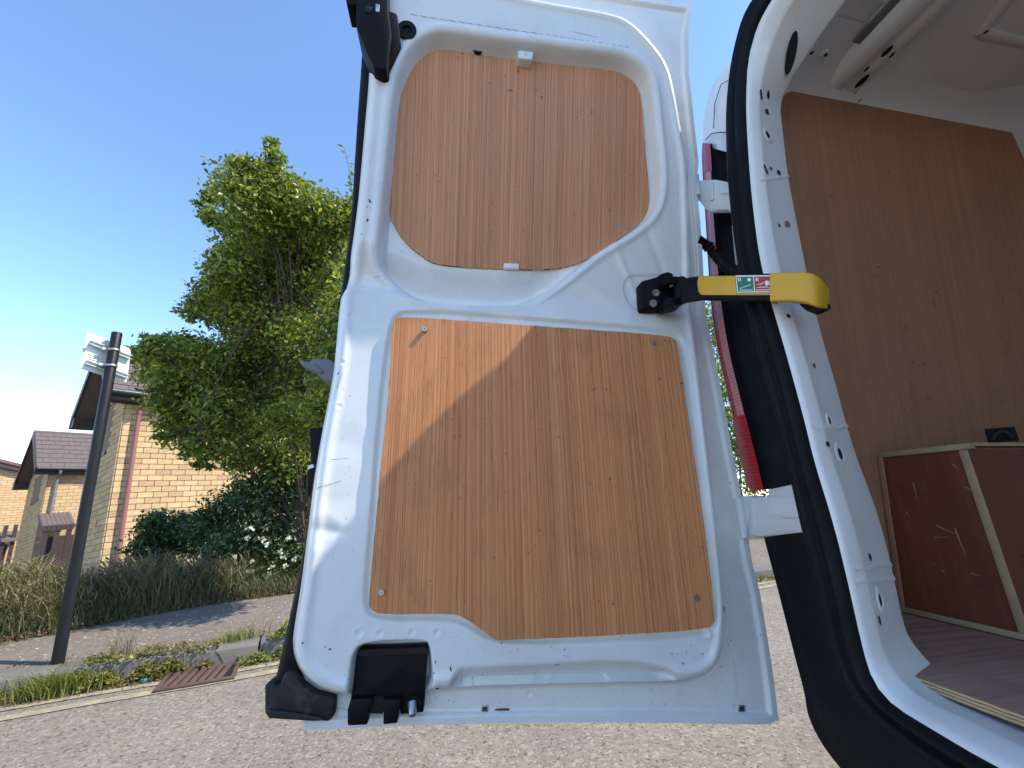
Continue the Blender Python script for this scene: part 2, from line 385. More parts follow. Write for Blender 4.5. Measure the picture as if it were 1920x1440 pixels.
# ================================================================== DOOR FRAME OF REFERENCE
DA = math.radians(3.0); DU = np.array([math.cos(DA), -math.sin(DA), 0]); DN = np.array([-math.sin(DA), -math.cos(DA), 0])
DP = onY(1000, 900, .70); DP[2] = 0; ZW = 1.2726
def dprof(z): return math.tan(math.radians(14))*.022*np.log1p(np.exp(np.clip((np.asarray(z)-ZW)/.022*2, -40, 400)))/2
def dpt(u, z, w): return DP+DU*u+np.array([0, 0, z])+DN*(float(dprof(z))+w)
def duz(x, y, w=0.0):
    P = hit(x, y, lambda q: (q-DP) @ DN-dprof(q[2])-w); return np.array([(P-DP) @ DU, P[2]])
def dpx(x, y, w=0.0):
    u, z = duz(x, y, w); return dpt(u, z, w)
UPV = np.array([0, 0, 1.0])

VAN = empty('panel_van', (1.6, -.14, 0), 'white panel van seen at its open rear, nearside door swung out, plywood lined inside', 'van')

# ---- heightfield of the door's inner pressing
def poly_sd(U, Z, poly):
    P = np.asarray(poly); d = np.full(U.shape, 1e9); ins = np.zeros(U.shape, bool)
    for (x0, y0), (x1, y1) in zip(P, np.roll(P, -1, 0)):
        ex, ey = x1-x0, y1-y0; wx, wy = U-x0, Z-y0
        t = np.clip((wx*ex+wy*ey)/(ex*ex+ey*ey+1e-12), 0, 1); d = np.minimum(d, np.hypot(wx-ex*t, wy-ey*t))
        c = ((y0 <= Z) & (y1 > Z)) | ((y1 <= Z) & (y0 > Z))
        xi = x0+(Z-y0)/(y1-y0+1e-12)*ex; ins ^= c & (U < xi)
    return np.where(ins, -d, d)
def line_d(U, Z, pts):
    d = np.full(U.shape, 1e9); P = np.asarray(pts)
    for (x0, y0), (x1, y1) in zip(P[:-1], P[1:]):
        ex, ey = x1-x0, y1-y0; t = np.clip(((U-x0)*ex+(Z-y0)*ey)/(ex*ex+ey*ey+1e-12), 0, 1)
        d = np.minimum(d, np.hypot(U-x0-ex*t, Z-y0-ey*t))
    return d
def sst(x, a, b): t = np.clip((x-a)/(b-a), 0, 1); return t*t*(3-2*t)
WF = -.036
LE = [(695, 40), (693, 130), (672, 380), (653, 505), (638, 552), (633, 600), (625, 700), (603, 810), (587, 900), (575, 1000), (561, 1110), (546, 1200), (549, 1290), (566, 1366)]
RE = [(1296, 18), (1288, 72), (1289, 144), (1298, 228), (1307, 309), (1302, 350), (1310, 420), (1314, 480), (1330, 640), (1350, 740), (1368, 840), (1385, 925), (1395, 985), (1405, 1050), (1420, 1110), (1435, 1200), (1447, 1280), (1453, 1335), (1455, 1346)]
BE = [(566, 1366), (760, 1356), (1000, 1351), (1200, 1351), (1420, 1355), (1440, 1353), (1455, 1346)]
Lz = np.array([duz(x, y, WF*.6) for x, y in LE]); Rz = np.array([duz(x, y, WF) for x, y in RE]); Bz = np.array([duz(x, y, WF) for x, y in BE])
ZT = Rz[0][1]+.004
def fL(z): i = np.argsort(Lz[:, 1]); return np.interp(z, Lz[i, 1], Lz[i, 0])
def fR(z): i = np.argsort(Rz[:, 1]); return np.interp(z, Rz[i, 1], Rz[i, 0])
NS, NT = 330, 620
S_, T_ = np.meshgrid(np.linspace(0, 1, NS), np.linspace(0, 1, NT))
zb = np.interp(S_, (Bz[:, 0]-Bz[0, 0])/(Bz[-1, 0]-Bz[0, 0]), Bz[:, 1])
Z = zb+(ZT-zb)*T_; U = fL(Z)+(fR(Z)-fL(Z))*S_
P_panel = [(699, -60), (697, 130), (690, 200), (674, 380), (657, 500), (643, 545), (638, 600), (630, 690), (608, 800), (592, 900), (580, 1000), (566, 1110), (551, 1200), (553, 1240), (575, 1275), (610, 1297), (655, 1305), (835, 1291), (900, 1286), (1119, 1280), (1269, 1278), (1316, 1272), (1344, 1253), (1357, 1222), (1362, 1150), (1352, 1060), (1336, 900), (1318, 740), (1303, 600), (1297, 480), (1294, 380), (1291, 300), (1279, 240), (1269, 180), (1255, 120), (1223, 77), (1188, 41), (1152, 22), (1017, 0), (900, -25), (780, -55)]
P_rec = [(732, 160), (745, 125), (766, 83), (797, 62), (818, 54), (849, 56), (932, 70), (1020, 80), (1056, 86), (1152, 95), (1188, 108), (1219, 134), (1228, 168), (1235, 240), (1243, 315), (1241, 375), (1222, 412), (1187, 439), (1127, 473), (1077, 514), (1031, 545), (984, 565), (952, 573), (859, 571), (802, 565), (765, 554), (731, 526), (706, 498), (704, 460), (716, 350)]
P_latch = [(655, 1320), (656, 1290), (663, 1228), (680, 1208), (790, 1203), (806, 1212), (812, 1320)]
P_scoop = [(838, 1296), (846, 1262), (862, 1250), (1000, 1244), (1119, 1236), (1197, 1238), (1259, 1251), (1280, 1264), (1272, 1282), (1119, 1284), (900, 1291)]
P_low = [(722, 640), (735, 588), (770, 578), (1000, 594), (1260, 616), (1290, 640), (1318, 830), (1345, 1050), (1352, 1165), (1330, 1196), (1150, 1206), (930, 1214), (880, 1180), (840, 1165), (700, 1168), (676, 1140), (690, 1000), (704, 800)]
P_pad = [(1166, 540), (1175, 518), (1200, 514), (1290, 516), (1290, 585), (1240, 590), (1200, 588), (1178, 572)]
uz = lambda pl, it=2: chaikin([duz(x, y) for x, y in pl], it)
sP, sR, sL, sS, sW, sD = [poly_sd(U, Z, uz(p)) for p in (P_panel, P_rec, P_latch, P_scoop, P_low, P_pad)]
H = WF*sst(sP, -.006, .019)
H = np.where(sP > 0, np.minimum(H, WF*sst(sP, -.006, .019)), H)
H += .0035*np.exp(-((sP+.012)/.007)**2)                                    # rolled edge of the pressing
H += -.030*sst(-sR, .001, .016)*(sP < .05)                                 # window recess
H += .0030*np.exp(-((sR-.006)/.006)**2)
rimp = np.array([duz(*p) for p in [(560, 540), (645, 542), (700, 543), (731, 546), (765, 560), (802, 571), (859, 578), (952, 581), (1000, 571), (1040, 548), (1090, 512)]])
rr_ = Z-np.interp(U, rimp[:, 0], rimp[:, 1]); fade = 1-sst(U, rimp[-3, 0], rimp[-1, 0])
H -= .011*sst(rr_, -.004, .013)*(1-sst(rr_, .03, .09))*fade                # rounded waist roll: the upper half steps back
H = np.where(sL < .004, np.minimum(H, H*(1-sst(-sL, -.004, .006))+(-.040)*sst(-sL, -.004, .006)), H)
stop = np.array([duz(*p) for p in [(840, 1275), (846, 1262), (862, 1250), (1000, 1244), (1119, 1236), (1197, 1238), (1259, 1251), (1280, 1264)]])
sbot = np.array([duz(*p) for p in [(840, 1292), (900, 1288), (1119, 1282), (1280, 1279)]])
zt_, zb_s = np.interp(U, stop[:, 0], stop[:, 1]), np.interp(U, sbot[:, 0], sbot[:, 1])
inS = sst(U, stop[0, 0], stop[0, 0]+.022)*(1-sst(U, stop[-1, 0]-.03, stop[-1, 0]))
H += -.030*sst((zt_-Z)/(zt_-zb_s+1e-4), -.05, 1.0)*inS*(Z < zt_+.01)*np.clip((sP < .001)*1.0, 0, 1)
H += -.0050*sst(-sW, -.002, .008)                                          # flat behind the lower board
H += -.0022*sst(-sD, -.001, .003)
edge = np.minimum.reduce([(S_)*.7+1, (1-S_)*(fR(Z)-fL(Z)), (Z-zb), (ZT-Z)])
H += .0065*(1-sst(edge, .0105, .0145))*(sP > .012)                         # folded hem round the skin
for (a, b), dep, wd in (((1268, 640), (1330, 1190)), .0028, .006), (((1150, 455), (1196, 560)), .0018, .007), (((1213, 430), (1256, 540)), -.0020, .008), (((1085, 520), (1180, 590)), .0016, .012):
    H += dep*np.exp(-(line_d(U, Z, [duz(*a), duz(*b)])/wd)**2)
for x, y, r, dp in [(673, 1188, .0048, -.0014), (712, 1188, .0042, -.0014), (772, 1186, .0045, -.0014), (819, 1186, .0045, -.0014), (658, 592, .0045, -.0012), (643, 681, .004, -.001), (636, 762, .004, -.001), (1000, 1320, .004, -.001), (604, 1000, .018, -.0008), (640, 885, .03, .0006), (655, 830, .025, -.0006)]:
    u0, z0 = duz(x, y); q = np.hypot(U-u0, Z-z0); H += dp*np.exp(-(q/r)**2)-dp*.55*np.exp(-((q-r*1.5)/(r*.45))**2)
dent = line_d(U, Z, [duz(577, 990), duz(640, 1000)]); H += -.0016*np.exp(-(dent/.009)**2)
H += .0005*np.sin(U*31+Z*9)*np.sin(Z*23+U*5)*sst(-sP, .0, .05)
GX = DP[None, None, :]+U[..., None]*DU+Z[..., None]*UPV+(dprof(Z)+H)[..., None]*DN
RD = loft('rear_door', GX, M_PAINT, VAN, True); tag(RD, 'white open rear door, inner side with two plywood boards')
def hdoor(u, z):
    t_ = (Z[:, 0]-z); i = int(np.argmin(np.abs(Z[:, NS//2]-z))); j = int(np.argmin(np.abs(U[i]-u))); return H[i, j]
# outer skin behind the pressing
ss, tt = np.meshgrid(np.linspace(0, 1, 40), np.linspace(0, 1, 70))
zb2 = np.interp(ss, (Bz[:, 0]-Bz[0, 0])/(Bz[-1, 0]-Bz[0, 0]), Bz[:, 1]); z2 = zb2+(ZT-zb2)*tt; u2 = fL(z2)+(fR(z2)-fL(z2))*ss
def skin(w): return DP[None, None, :]+u2[..., None]*DU+z2[..., None]*UPV+(dprof(z2)+w)[..., None]*DN
A = skin(np.full(u2.shape, WF-.001)+.0)
Bk = skin(WF-.012-.035*np.sin(np.pi*np.clip(ss, .02, .98))**.4)
Va, qa = grid_mesh(A); Vb, qb = grid_mesh(Bk, True); na = len(Va)
rim_f = []; a_, b_ = A.shape[:2]; idx = np.arange(a_*b_).reshape(a_, b_)
loop = list(idx[0, :])+list(idx[1:, -1])+list(idx[-1, -2::-1])+list(idx[-2:0:-1, 0])
for i in range(len(loop)): rim_f.append([loop[i], loop[(i+1) % len(loop)], na+loop[(i+1) % len(loop)], na+loop[i]])
# the skin sits behind, its front 9 mm lower than the deepest pressing
A2 = A-DN*.009
o = mk('outer_skin', np.vstack([A2.reshape(-1, 3), Vb-DN*.012]), np.vstack([qa, qb+na]).tolist()+rim_f, M_BODY, RD, True); fix_normals(o)

def door_plate(name, px, w0, w1, mat, bevel=.0, par=RD, it=1, wray=None):
    wr = w1 if wray is None else wray
    P = [duz(x, y, wr) for x, y in px]
    if it: P = chaikin(P, it)
    n_ = len(P); V = [dpt(u, z, w1) for u, z in P]+[dpt(u, z, w0) for u, z in P]
    o = mk(name, V, [list(range(n_)), list(range(2*n_-1, n_-1, -1))]+[[i, (i+1) % n_, n_+(i+1) % n_, n_+i] for i in range(n_)], mat, par)
    return fix_normals(o, bevel, 2, math.radians(40))
UPPLY = [(818, 89), (860, 92), (904, 97), (988, 109), (1051, 113), (1128, 114), (1160, 124), (1189, 153), (1202, 178), (1208, 252), (1218, 363), (1216, 395), (1198, 421), (1141, 462), (1099, 488), (1058, 502), (988, 506), (892, 502), (821, 496), (796, 485), (757, 453), (732, 411), (729, 392), (735, 332), (748, 188), (754, 149), (767, 121), (793, 98)]
LOPLY = [(754, 593), (990, 610), (1246, 628), (1267, 636), (1272, 652), (1297, 824), (1321, 985), (1340, 1146), (1340, 1168), (1326, 1180), (1179, 1190), (936, 1201), (927, 1200), (901, 1179), (868, 1157), (849, 1150), (712, 1153), (695, 1143), (691, 1129), (700, 1032), (712, 891), (731, 716), (735, 612), (740, 598)]
def ragged(P, amp, seed):
    r = random.Random(seed); Q = []
    P = np.asarray(P)
    for a, b in zip(P, np.roll(P, -1, 0)):
        k = max(1, int(np.linalg.norm(b-a)/9))
        for i in range(k): t = i/k; Q.append(a+(b-a)*t+np.array([r.gauss(0, amp), r.gauss(0, amp)]))
    return np.array(Q)
def plyboard(name, px, w0, w1, mat, seed, lab):
    P = ragged(chaikin([duz(x, y, w1) for x, y in px], 2)*1000, .25, seed)/1000
    n_ = len(P); V = [dpt(u, z, w1) for u, z in P]+[dpt(u, z, w0) for u, z in P]
    Fc = [list(range(n_)), list(range(2*n_-1, n_-1, -1))]+[[i, (i+1) % n_, n_+(i+1) % n_, n_+i] for i in range(n_)]
    # upper board follows the leaning frame: subdivide front by rows
    o = mk(name, V, Fc, [mat, M_EDGE], RD, fmat=[0, 0]+[1]*n_); tag(o, lab); return fix_normals(o)
plyboard('plywood_board', UPPLY, -.0315, -.0255, M_PLYUP, 3, 'rounded upper plywood board in the window recess')
plyboard('plywood_board', LOPLY, -.004, .0100, M_PLY, 5, 'larger lower plywood board with stepped corner')
def disc_on_door(name, x, y, r, w0, w1, mat, n=14, par=RD, inner=None):
    u, z = duz(x, y, w1); c = dpt(u, z, 0)
    tz = dpt(u, z+.01, 0)-dpt(u, z, 0); tz /= np.linalg.norm(tz); nn = np.cross(DU, tz); nn = nn if nn @ DN > 0 else -nn
    pts = [c+nn*w0, c+nn*(w0*.3+w1*.7), c+nn*w1, c+nn*(w1)]
    rr = [r, r, r*.75, r*.001]
    if inner: pts = [c+nn*w0, c+nn*w1*1.0, c+nn*w1, c+nn*(w1-.4*(w1-w0)), c+nn*(w1-.4*(w1-w0))]; rr = [r, r, inner, inner*.9, .0004]
    V = []
    for p, q in zip(pts, rr):
        for k in range(n): a = 2*math.pi*k/n; V.append(p+q*(math.cos(a)*DU+math.sin(a)*tz))
    Fc = [[i*n+k, i*n+(k+1) % n, (i+1)*n+(k+1) % n, (i+1)*n+k] for i in range(len(pts)-1) for k in range(n)]
    o = mk(name, V, Fc, mat, par); return fix_normals(o, 0, 2, math.radians(40))
for x, y in [(796, 617), (1228, 642), (715, 1111), (1308, 1122)]:
    w = .0135
    disc_on_door('screw', x, y, .0042, .008, w+(.003 if x == 796 else 0), M_STEEL, 10, inner=.0016)
disc_on_door('rubber_grommet', 763, 54, .0175, -.004, .005, M_RUBBER, 20, inner=.0085)
disc_on_door('rubber_grommet', 896, 92, .0125, -.031, -.020, M_RUBBER, 20, inner=.006)
door_plate('board_clip', [(972, 94), (1000, 97), (998, 112), (972, 109)], -.028, -.008, M_WHITEPL, .0012, it=0)
disc_on_door('screw', 986, 102, .0035, -.012, -.0075, M_STEEL, 10, inner=.0014)
door_plate('board_clip', [(945, 493), (973, 494), (973, 504), (944, 503)], -.028, -.021, M_WHITEPL, .001, it=0)
for x in (951, 966): disc_on_door('screw', x, 499, .0016, -.023, -.0206, M_CHIP, 8)
# black latch in its pocket
LT = door_plate('latch_cover', [(669, 1217), (802, 1212), (794, 1336), (751, 1340), (748, 1318), (719, 1314), (716, 1306), (701, 1306), (688, 1336), (655, 1332), (657, 1313)], -.037, -.016, M_BLACK, .002, it=0)
door_plate('latch_claw', [(657, 1311), (700, 1309), (690, 1336), (689, 1360), (651, 1362), (651, 1333)], -.022, -.004, M_BLACK, .0025, it=0)
door_plate('latch_claw', [(717, 1312), (752, 1310), (750, 1322), (745, 1357), (718, 1360), (719, 1336)], -.022, -.004, M_BLACK, .0025, it=0)
door_plate('latch_mouth', [(697, 1306), (719, 1306), (718, 1338), (690, 1338)], -.034, -.0150, M_DARK, 0, it=0)
door_plate('latch_top_lip', [(671, 1219), (801, 1214), (800, 1226), (670, 1231)], -.02, -.0125, M_DARK, .001, it=0)
P0 = dpx(773, 1318, -.016); P1 = dpx(774, 1343, -.004)
tube('latch_pin', [P0, P0*.7+P1*.3, P0*.3+P1*.7, P1*.95+P0*.05, P1], [.0075, .0068, .006, .005, .001], M_STEEL, RD, 12)
disc_on_door('latch_boss', 774, 1322, .012, -.03, -.0125, M_BLACK, 16, inner=.008)
for x, y in [(909, 1329), (1391, 1329)]:
    door_plate('drain_plug', [(x-6, y-6), (x+6, y-6), (x+6, y+6), (x-6, y+6)], -.037, -.0335, M_STEEL, .0006, it=0)
    door_plate('drain_plug', [(x-4, y-4), (x+4, y-4), (x+4, y+4), (x-4, y+4)], -.036, -.0330, M_CHIP, 0, it=0)
door_plate('rust_stain', [(924, 1330), (952, 1328), (957, 1331), (946, 1336), (934, 1333)], -.0360, -.0348, M_RUST, 0, it=1)
# rubber and latch pieces on the closing edge
SE = [(692, -30), (695, 60), (693, 110), (673, 380), (656, 500), (648, 556), (646, 600), (638, 690), (617, 800), (600, 900), (588, 1000), (571, 1110), (556, 1200), (545, 1262), (536, 1300)]
sw = [.013, .013, .013, .013, .012, .009, .008, .008, .008, .008, .009, .010, .011, .015, .019]
sp = [dpx(x, y, -.040) for x, y in SE]; spath = smooth_line(sp, 120, 2); swid = np.interp(np.linspace(0, 1, 120), np.linspace(0, 1, len(sw)), sw)
G = []
for p, q, i in zip(spath, swid, range(120)):
    rb = .0012*(i % 2)
    prf = [(1.3, -.016), (1.3, .004), (.9, .010), (.2, .012+rb), (-.5, .010+rb), (-1.0, .004+rb), (-1.05, -.016)]
    G.append([p+DU*q*a+DN*b for a, b in prf])
loft('edge_seal', G, M_RUBBER, RD, True)
door_plate('corner_boot', [(495, 1284), (512, 1281), (523, 1288), (533, 1262), (549, 1258), (566, 1284), (590, 1301), (627, 1307), (625, 1345), (615, 1355), (587, 1352), (502, 1347), (495, 1338)], -.052, -.019, M_DUSTY, .004, it=0)
door_plate('corner_boot_rib', [(500, 1330), (560, 1338), (600, 1345), (612, 1352), (587, 1353), (503, 1348)], -.03, -.0145, M_DUSTY, .002, it=0)
LB = door_plate('top_latch', [(666, -60), (668, 50), (684, 92), (700, 126), (725, 132), (733, 60), (728, 20), (726, -60)], -.03, .026, M_BLACK, .004, it=0)
door_plate('top_latch_wedge', [(722, 16), (745, 25), (751, 77), (726, 129), (716, 124)], -.01, .016, M_BLACK, .003, it=0)
door_plate('top_latch_hook', [(640, -50), (650, 8), (668, 9), (671, -50)], -.03, .010, M_BLACK, .002, it=0)
door_plate('top_latch_slot', [(684, 10), (697, 12), (697, 24), (684, 22)], .02, .0285, M_DARK, .001, it=0)
door_plate('top_latch_slot', [(704, 6), (712, 8), (711, 22), (704, 20)], .02, .0285, M_STEEL, .001, it=0)
# things on the outside that peep past the closing edge
P = [onP(x, y, dpt(-.41, 1.1, -.085), DN) for x, y in [(583, 672), (614, 672), (640, 690), (640, 722), (606, 713), (583, 690)]]
o = prism('exterior_handle', P, -DN*.045, M_PIPEGREY, RD, .004); tag(o, 'grey grip of the outside handle')
P = [onP(x, y, dpt(-.41, 1.1, -.08), DN) for x, y in [(560, 674), (585, 680), (604, 694), (602, 700), (584, 694), (566, 686)]]
prism('exterior_handle_tip', P, -DN*.02, M_PIPEGREY, RD, .002)
P = [onP(x, y, dpt(-.41, .9, -.09), DN) for x, y in [(579, 802), (606, 800), (600, 930), (575, 930), (574, 885), (582, 872)]]
prism('exterior_trim', P, -DN*.03, M_BLACK, RD, .004)
P = [onP(x, y, dpt(-.41, .9, -.088), DN) for x, y in [(577, 873), (587, 870), (589, 876), (576, 881)]]
prism('trim_highlight', P, -DN*.004, M_WHITEPL, RD, .001)  # white sliver laid on the black trim to paint its highlight
# chips and scuffs in the paint: slivers lying on the pressing
bag = Bag(); rr = random.Random(5)
def chip(x, y, lx, ly, ang=0.0, mi=0):
    u, z = duz(x, y, -.002); k = rr.randint(5, 7); pts = []
    for i in range(k):
        a = 2*math.pi*i/k; r = rr.uniform(.55, 1.1); dx, dz = math.cos(a)*lx*r, math.sin(a)*ly*r
        pu, pz = u+dx*math.cos(ang)-dz*math.sin(ang), z+dx*math.sin(ang)+dz*math.cos(ang)
        pts.append(dpt(pu, pz, float(hdoor(pu, pz))+.0007))
    bag.add(pts, [list(range(k))], mi)
for x, y, lx, ly in [(1131, 1246, .004, .001), (1163, 1245, .002, .001), (970, 1206, .0012, .004), (845, 1253, .002, .005), (570, 1203, .002, .0022), (620, 1216, .0022, .0014), (1046, 1247, .006, .0008), (1006, 1268, .003, .001), (1305, 1250, .002, .002), (1311, 1256, .002, .002), (1309, 1262, .0015, .0018), (1279, 1243, .001, .001), (815, 1265, .0012, .006), (817, 1240, .001, .003), (820, 1288, .004, .0012), (730, 552, .004, .0006), (694, 380, .002, .004), (690, 415, .0015, .004), (600, 1030, .0006, .004), (1381, 1150, .0008, .008)]:
    chip(x, y, lx, ly, rr.uniform(-.3, .3))
for x0, y0, sx, sy, n_ in [(1300, 1235, 30, 14, 18), (600, 1210, 25, 60, 12), (655, 860, 6, 50, 9), (640, 1020, 20, 30, 8), (1000, 1222, 130, 14, 18), (1080, 1260, 200, 10, 8), (690, 400, 5, 20, 6), (640, 700, 8, 30, 5), (1390, 1150, 8, 60, 4), (640, 1345, 25, 8, 24), (860, 560, 80, 12, 3), (1000, 1330, 160, 6, 6)]:
    for i in range(n_): chip(rr.gauss(x0, sx), rr.gauss(y0, sy), rr.uniform(.0004, .0011)*rr.choice((1, 1, 1, 2.6)), rr.uniform(.0004, .001), rr.uniform(0, 3))
for x0, y0, x1, y1 in [(590, 917, 640, 902), (622, 862, 652, 860), (700, 518, 716, 513), (632, 730, 644, 700), (770, 30, 1010, 66), (1010, 66, 1180, 92), (1073, 62, 1120, 72)]:
    k = 14
    for i in range(k):
        t = (i+.5)/k; chip(x0+(x1-x0)*t, y0+(y1-y0)*t, np.hypot(x1-x0, y1-y0)/k*.0006, .00045, -math.atan2(y1-y0, x1-x0))
o = bag.build('paint_chips', M_CHIP, RD); tag(o, kind='stuff')

# ================================================================== REAR PILLAR, SEAL, JAMB
def Srear(q): return q[0]-(.53+.12*max(0, q[2]-1.27))
def onS(x, y, dx=0.0): return hit(x, y, lambda q: -(Srear(q)-dx))
sealL = [(1410, 0), (1381, 97), (1368, 194), (1369, 290), (1376, 387), (1392, 506), (1419, 632), (1465, 787), (1484, 865), (1510, 986), (1536, 1083), (1568, 1220), (1592, 1275), (1623, 1321), (1669, 1367), (1748, 1428)]
sealR = [(1442, 0), (1405, 97), (1400, 194), (1405, 290), (1413, 387), (1429, 506), (1468, 632), (1511, 787), (1529, 865), (1568, 986), (1592, 1083), (1621, 1214), (1638, 1275), (1672, 1321), (1751, 1367), (1855, 1428)]
SL = [onS(*p) for p in sealL]; SR = [onS(*p) for p in sealR]
topL = [np.array(p) for p in [(.668, -.62, 1.872), (.668, .1, 1.872), (.662, .28, 1.868), (.64, .40, 1.845)]]
topR = [np.array(p) for p in [(.668, -.60, 1.840), (.668, .1, 1.840), (.660, .25, 1.835), (.635, .345, 1.815)]]
botL = [np.array([.53, .30, .612]), np.array([.53, .15, .605]), np.array([.53, -.8, .60])]
botR = [np.array([.53, .25, .640]), np.array([.53, .1, .636]), np.array([.53, -.8, .634])]
NSL = 240
SLc = smooth_line(topL+SL+botL, NSL, 3); SRc = smooth_line(topR+SR+botR, NSL, 3)
def match(A, B):    # resample B so that B[i] lies opposite A[i]
    return B
G = []
for a, b in zip(SLc, SRc):
    G.append([a+(b-a)*t+np.array([-h, 0, 0]) for t, h in [(-.02, -.012), (0, .004), (.10, .013), (.26, .017), (.40, .012), (.46, .004), (.54, .004), (.62, .013), (.78, .018), (.90, .014), (.96, .007), (.985, -.004), (.985, -.012)]])
loft('door_seal', G, M_RUBBER, VAN, True)
# jamb: from the seal into the van
jl = [(1463, 181), (1470, 240), (1480, 330), (1494, 400), (1513, 497), (1537, 607), (1571, 723), (1592, 804), (1612, 865), (1647, 954), (1673, 1051), (1692, 1147), (1706, 1200)]
JY = .535
Jp = [onY(x, y, JY) for x, y in jl]
Jtop = [np.array(p) for p in [(.74, -.60, 1.80), (.74, .1, 1.80), (.74, .25, 1.797), (.73, .36, 1.78), (.71, .45, 1.745)]]
Jbot = [np.array(p) for p in [(.672, .50, .656), (.69, .42, .652), (.70, .1, .652), (.70, -.8, .652)]]
JC = smooth_line(Jtop+Jp+Jbot, NSL, 2)
# pair by relative station: key stations on both curves
def paired(A, keysA, B, keysB, n):
    def st(P, k): return [int(np.argmin(np.linalg.norm(P-np.asarray(q), axis=1))) for q in k]
    ia, ib = [0]+st(A, keysA)+[len(A)-1], [0]+st(B, keysB)+[len(B)-1]
    t = np.linspace(0, len(ia)-1, n); fa = np.interp(t, range(len(ia)), ia); fb = np.interp(t, range(len(ib)), ib)
    pick = lambda P, f: np.stack([np.interp(f, range(len(P)), P[:, k]) for k in range(3)], 1)
    return pick(A, fa), pick(B, fb)
ra, ja = paired(SRc, [SR[2], SR[5], SR[8], SR[11], SR[14]], JC, [Jp[0], Jp[4], Jp[8], Jp[11], Jbot[1]], 200)
G = []
for a, b in zip(ra, ja):
    d = b-a; row = []
    cen = np.array([.9, 0.0, 1.25]); inw = cen-(a+b)/2; inw[0] = 0; inw /= np.linalg.norm(inw)
    for t, h in [(-.04, -.010), (-.005, .0), (.03, .004), (.06, .006), (.19, .0103), (.215, .0109), (.235, .0109), (.26, .0103), (.30, .0092), (.62, .0045), (.93, .0002), (.965, -.0006), (.99, -.003), (1.0, -.006), (1.02, -.02)]:
        row.append(a+d*t+inw*h)
    G.append(row)
o = loft('door_jamb', G, M_PAINT_IN, VAN, True); tag(o, 'white pressed steel door jamb with punched holes')
JM = o
Gj = np.array(G)
def jamb_pt(x, y, lift=.0006):
    """closest jamb point to a picture position, by search over the lofted strip"""
    best = None
    k = Gj.shape[1]
    for c in range(2, k-3):
        for s in np.linspace(0, 1, 9):
            Q = Gj[:, c]*(1-s)+Gj[:, c+1]*s
            cc = (Q-CAM) @ MC; px = 960+F*cc[:, 0]/cc[:, 2]; py = 720+F*cc[:, 1]/cc[:, 2]
            e = np.hypot(px-x, py-y); i = int(np.argmin(e))
            if best is None or e[i] < best[0]: best = (e[i], i, c, s)
    _, i, c, s = best
    p = Gj[i, c]*(1-s)+Gj[i, c+1]*s; tx = Gj[i, c+1]-Gj[i, c]; tx /= np.linalg.norm(tx)
    tz = Gj[max(i-3, 0), c]-Gj[min(i+3, len(Gj)-1), c]; tz -= tx*(tz @ tx); tz /= np.linalg.norm(tz); nn = np.cross(tx, tz)
    if nn @ (CAM-p) < 0: nn = -nn
    return p+nn*lift, tx, tz, nn
def jamb_hole(x, y, rx, ry, mat=M_DARK, rim=False):
    p, tx, tz, nn = jamb_pt(x, y)
    k = 16; V = []; 
    ang = [2*math.pi*i/k for i in range(k)]
    if rim:
        rings = [(2.3, .0), (1.75, .0022), (1.25, .0016), (1.0, .0006)]
        V = [p+tx*math.cos(a)*rx*q+tz*math.sin(a)*ry*q+nn*h for q, h in rings for a in ang]
        mk('hole_flange', V, [[i*k+j, i*k+(j+1) % k, (i+1)*k+(j+1) % k, (i+1)*k+j] for i in range(len(rings)-1) for j in range(k)], M_PAINT_IN, JM, True)
    sq = .72 if rx == ry and mat is M_DARK and False else 1
    V = [p+tx*math.cos(a)*rx+tz*math.sin(a)*ry+nn*.0009 for a in ang]
    mk('punched_hole', V, [list(range(k))], mat, JM)
def jamb_slot(x, y, hx, hy):
    p, tx, tz, nn = jamb_pt(x, y); V = [p+tx*a*hx+tz*b*hy+nn*.0009 for a, b in ((-1, -1), (1, -1), (1, 1), (-1, 1))]
    mk('punched_hole', V, [[0, 1, 2, 3]], M_DARK, JM)
jamb_slot(1426, 167, .0025, .009); jamb_hole(1439, 169, .0045, .0075); jamb_slot(1437, 211, .0055, .005); jamb_hole(1438, 252, .006, .0075, rim=True)
jamb_slot(1435, 319, .0028, .009); jamb_hole(1445, 319, .003, .0034); jamb_hole(1460, 320, .0048, .0055)
jamb_hole(1458, 419, .003, .0033); jamb_hole(1475, 420, .0085, .006, M_LIN)
jamb_hole(1478, 597, .0032, .0036); jamb_hole(1526, 685, .0033, .0042); jamb_hole(1554, 784, .005, .0062, rim=True); jamb_hole(1551, 835, .0033, .0042); jamb_hole(1573, 852, .0075, .0085, rim=True)
jamb_hole(1628, 1040, .0036, .005); jamb_hole(1645, 1121, .0055, .0075, rim=True); jamb_hole(1646, 1160, .0034, .0055)
# overlap seam bands across the jamb
for ya, yb_, xs in ((806, 800, (1512, 1596)), (1092, 1082, (1600, 1682)), (1066, 1058, (1600, 1676)), (336, 332, (1424, 1484))):
    pts = [jamb_pt(x, ya+(yb_-ya)*i/7, 0)[0:4:3] for i, x in enumerate(np.linspace(xs[0], xs[1], 8))]
    pm = smooth_line([p for p, _ in pts], 16, 3); nm = smooth_line([q_ for _, q_ in pts], 16, 3)
    G = [[p+UPV*.004, p+nn*.0022, p-UPV*.004] for p, nn in zip(pm, nm)]
    loft('jamb_seam', G, M_PAINT_IN, JM, True)

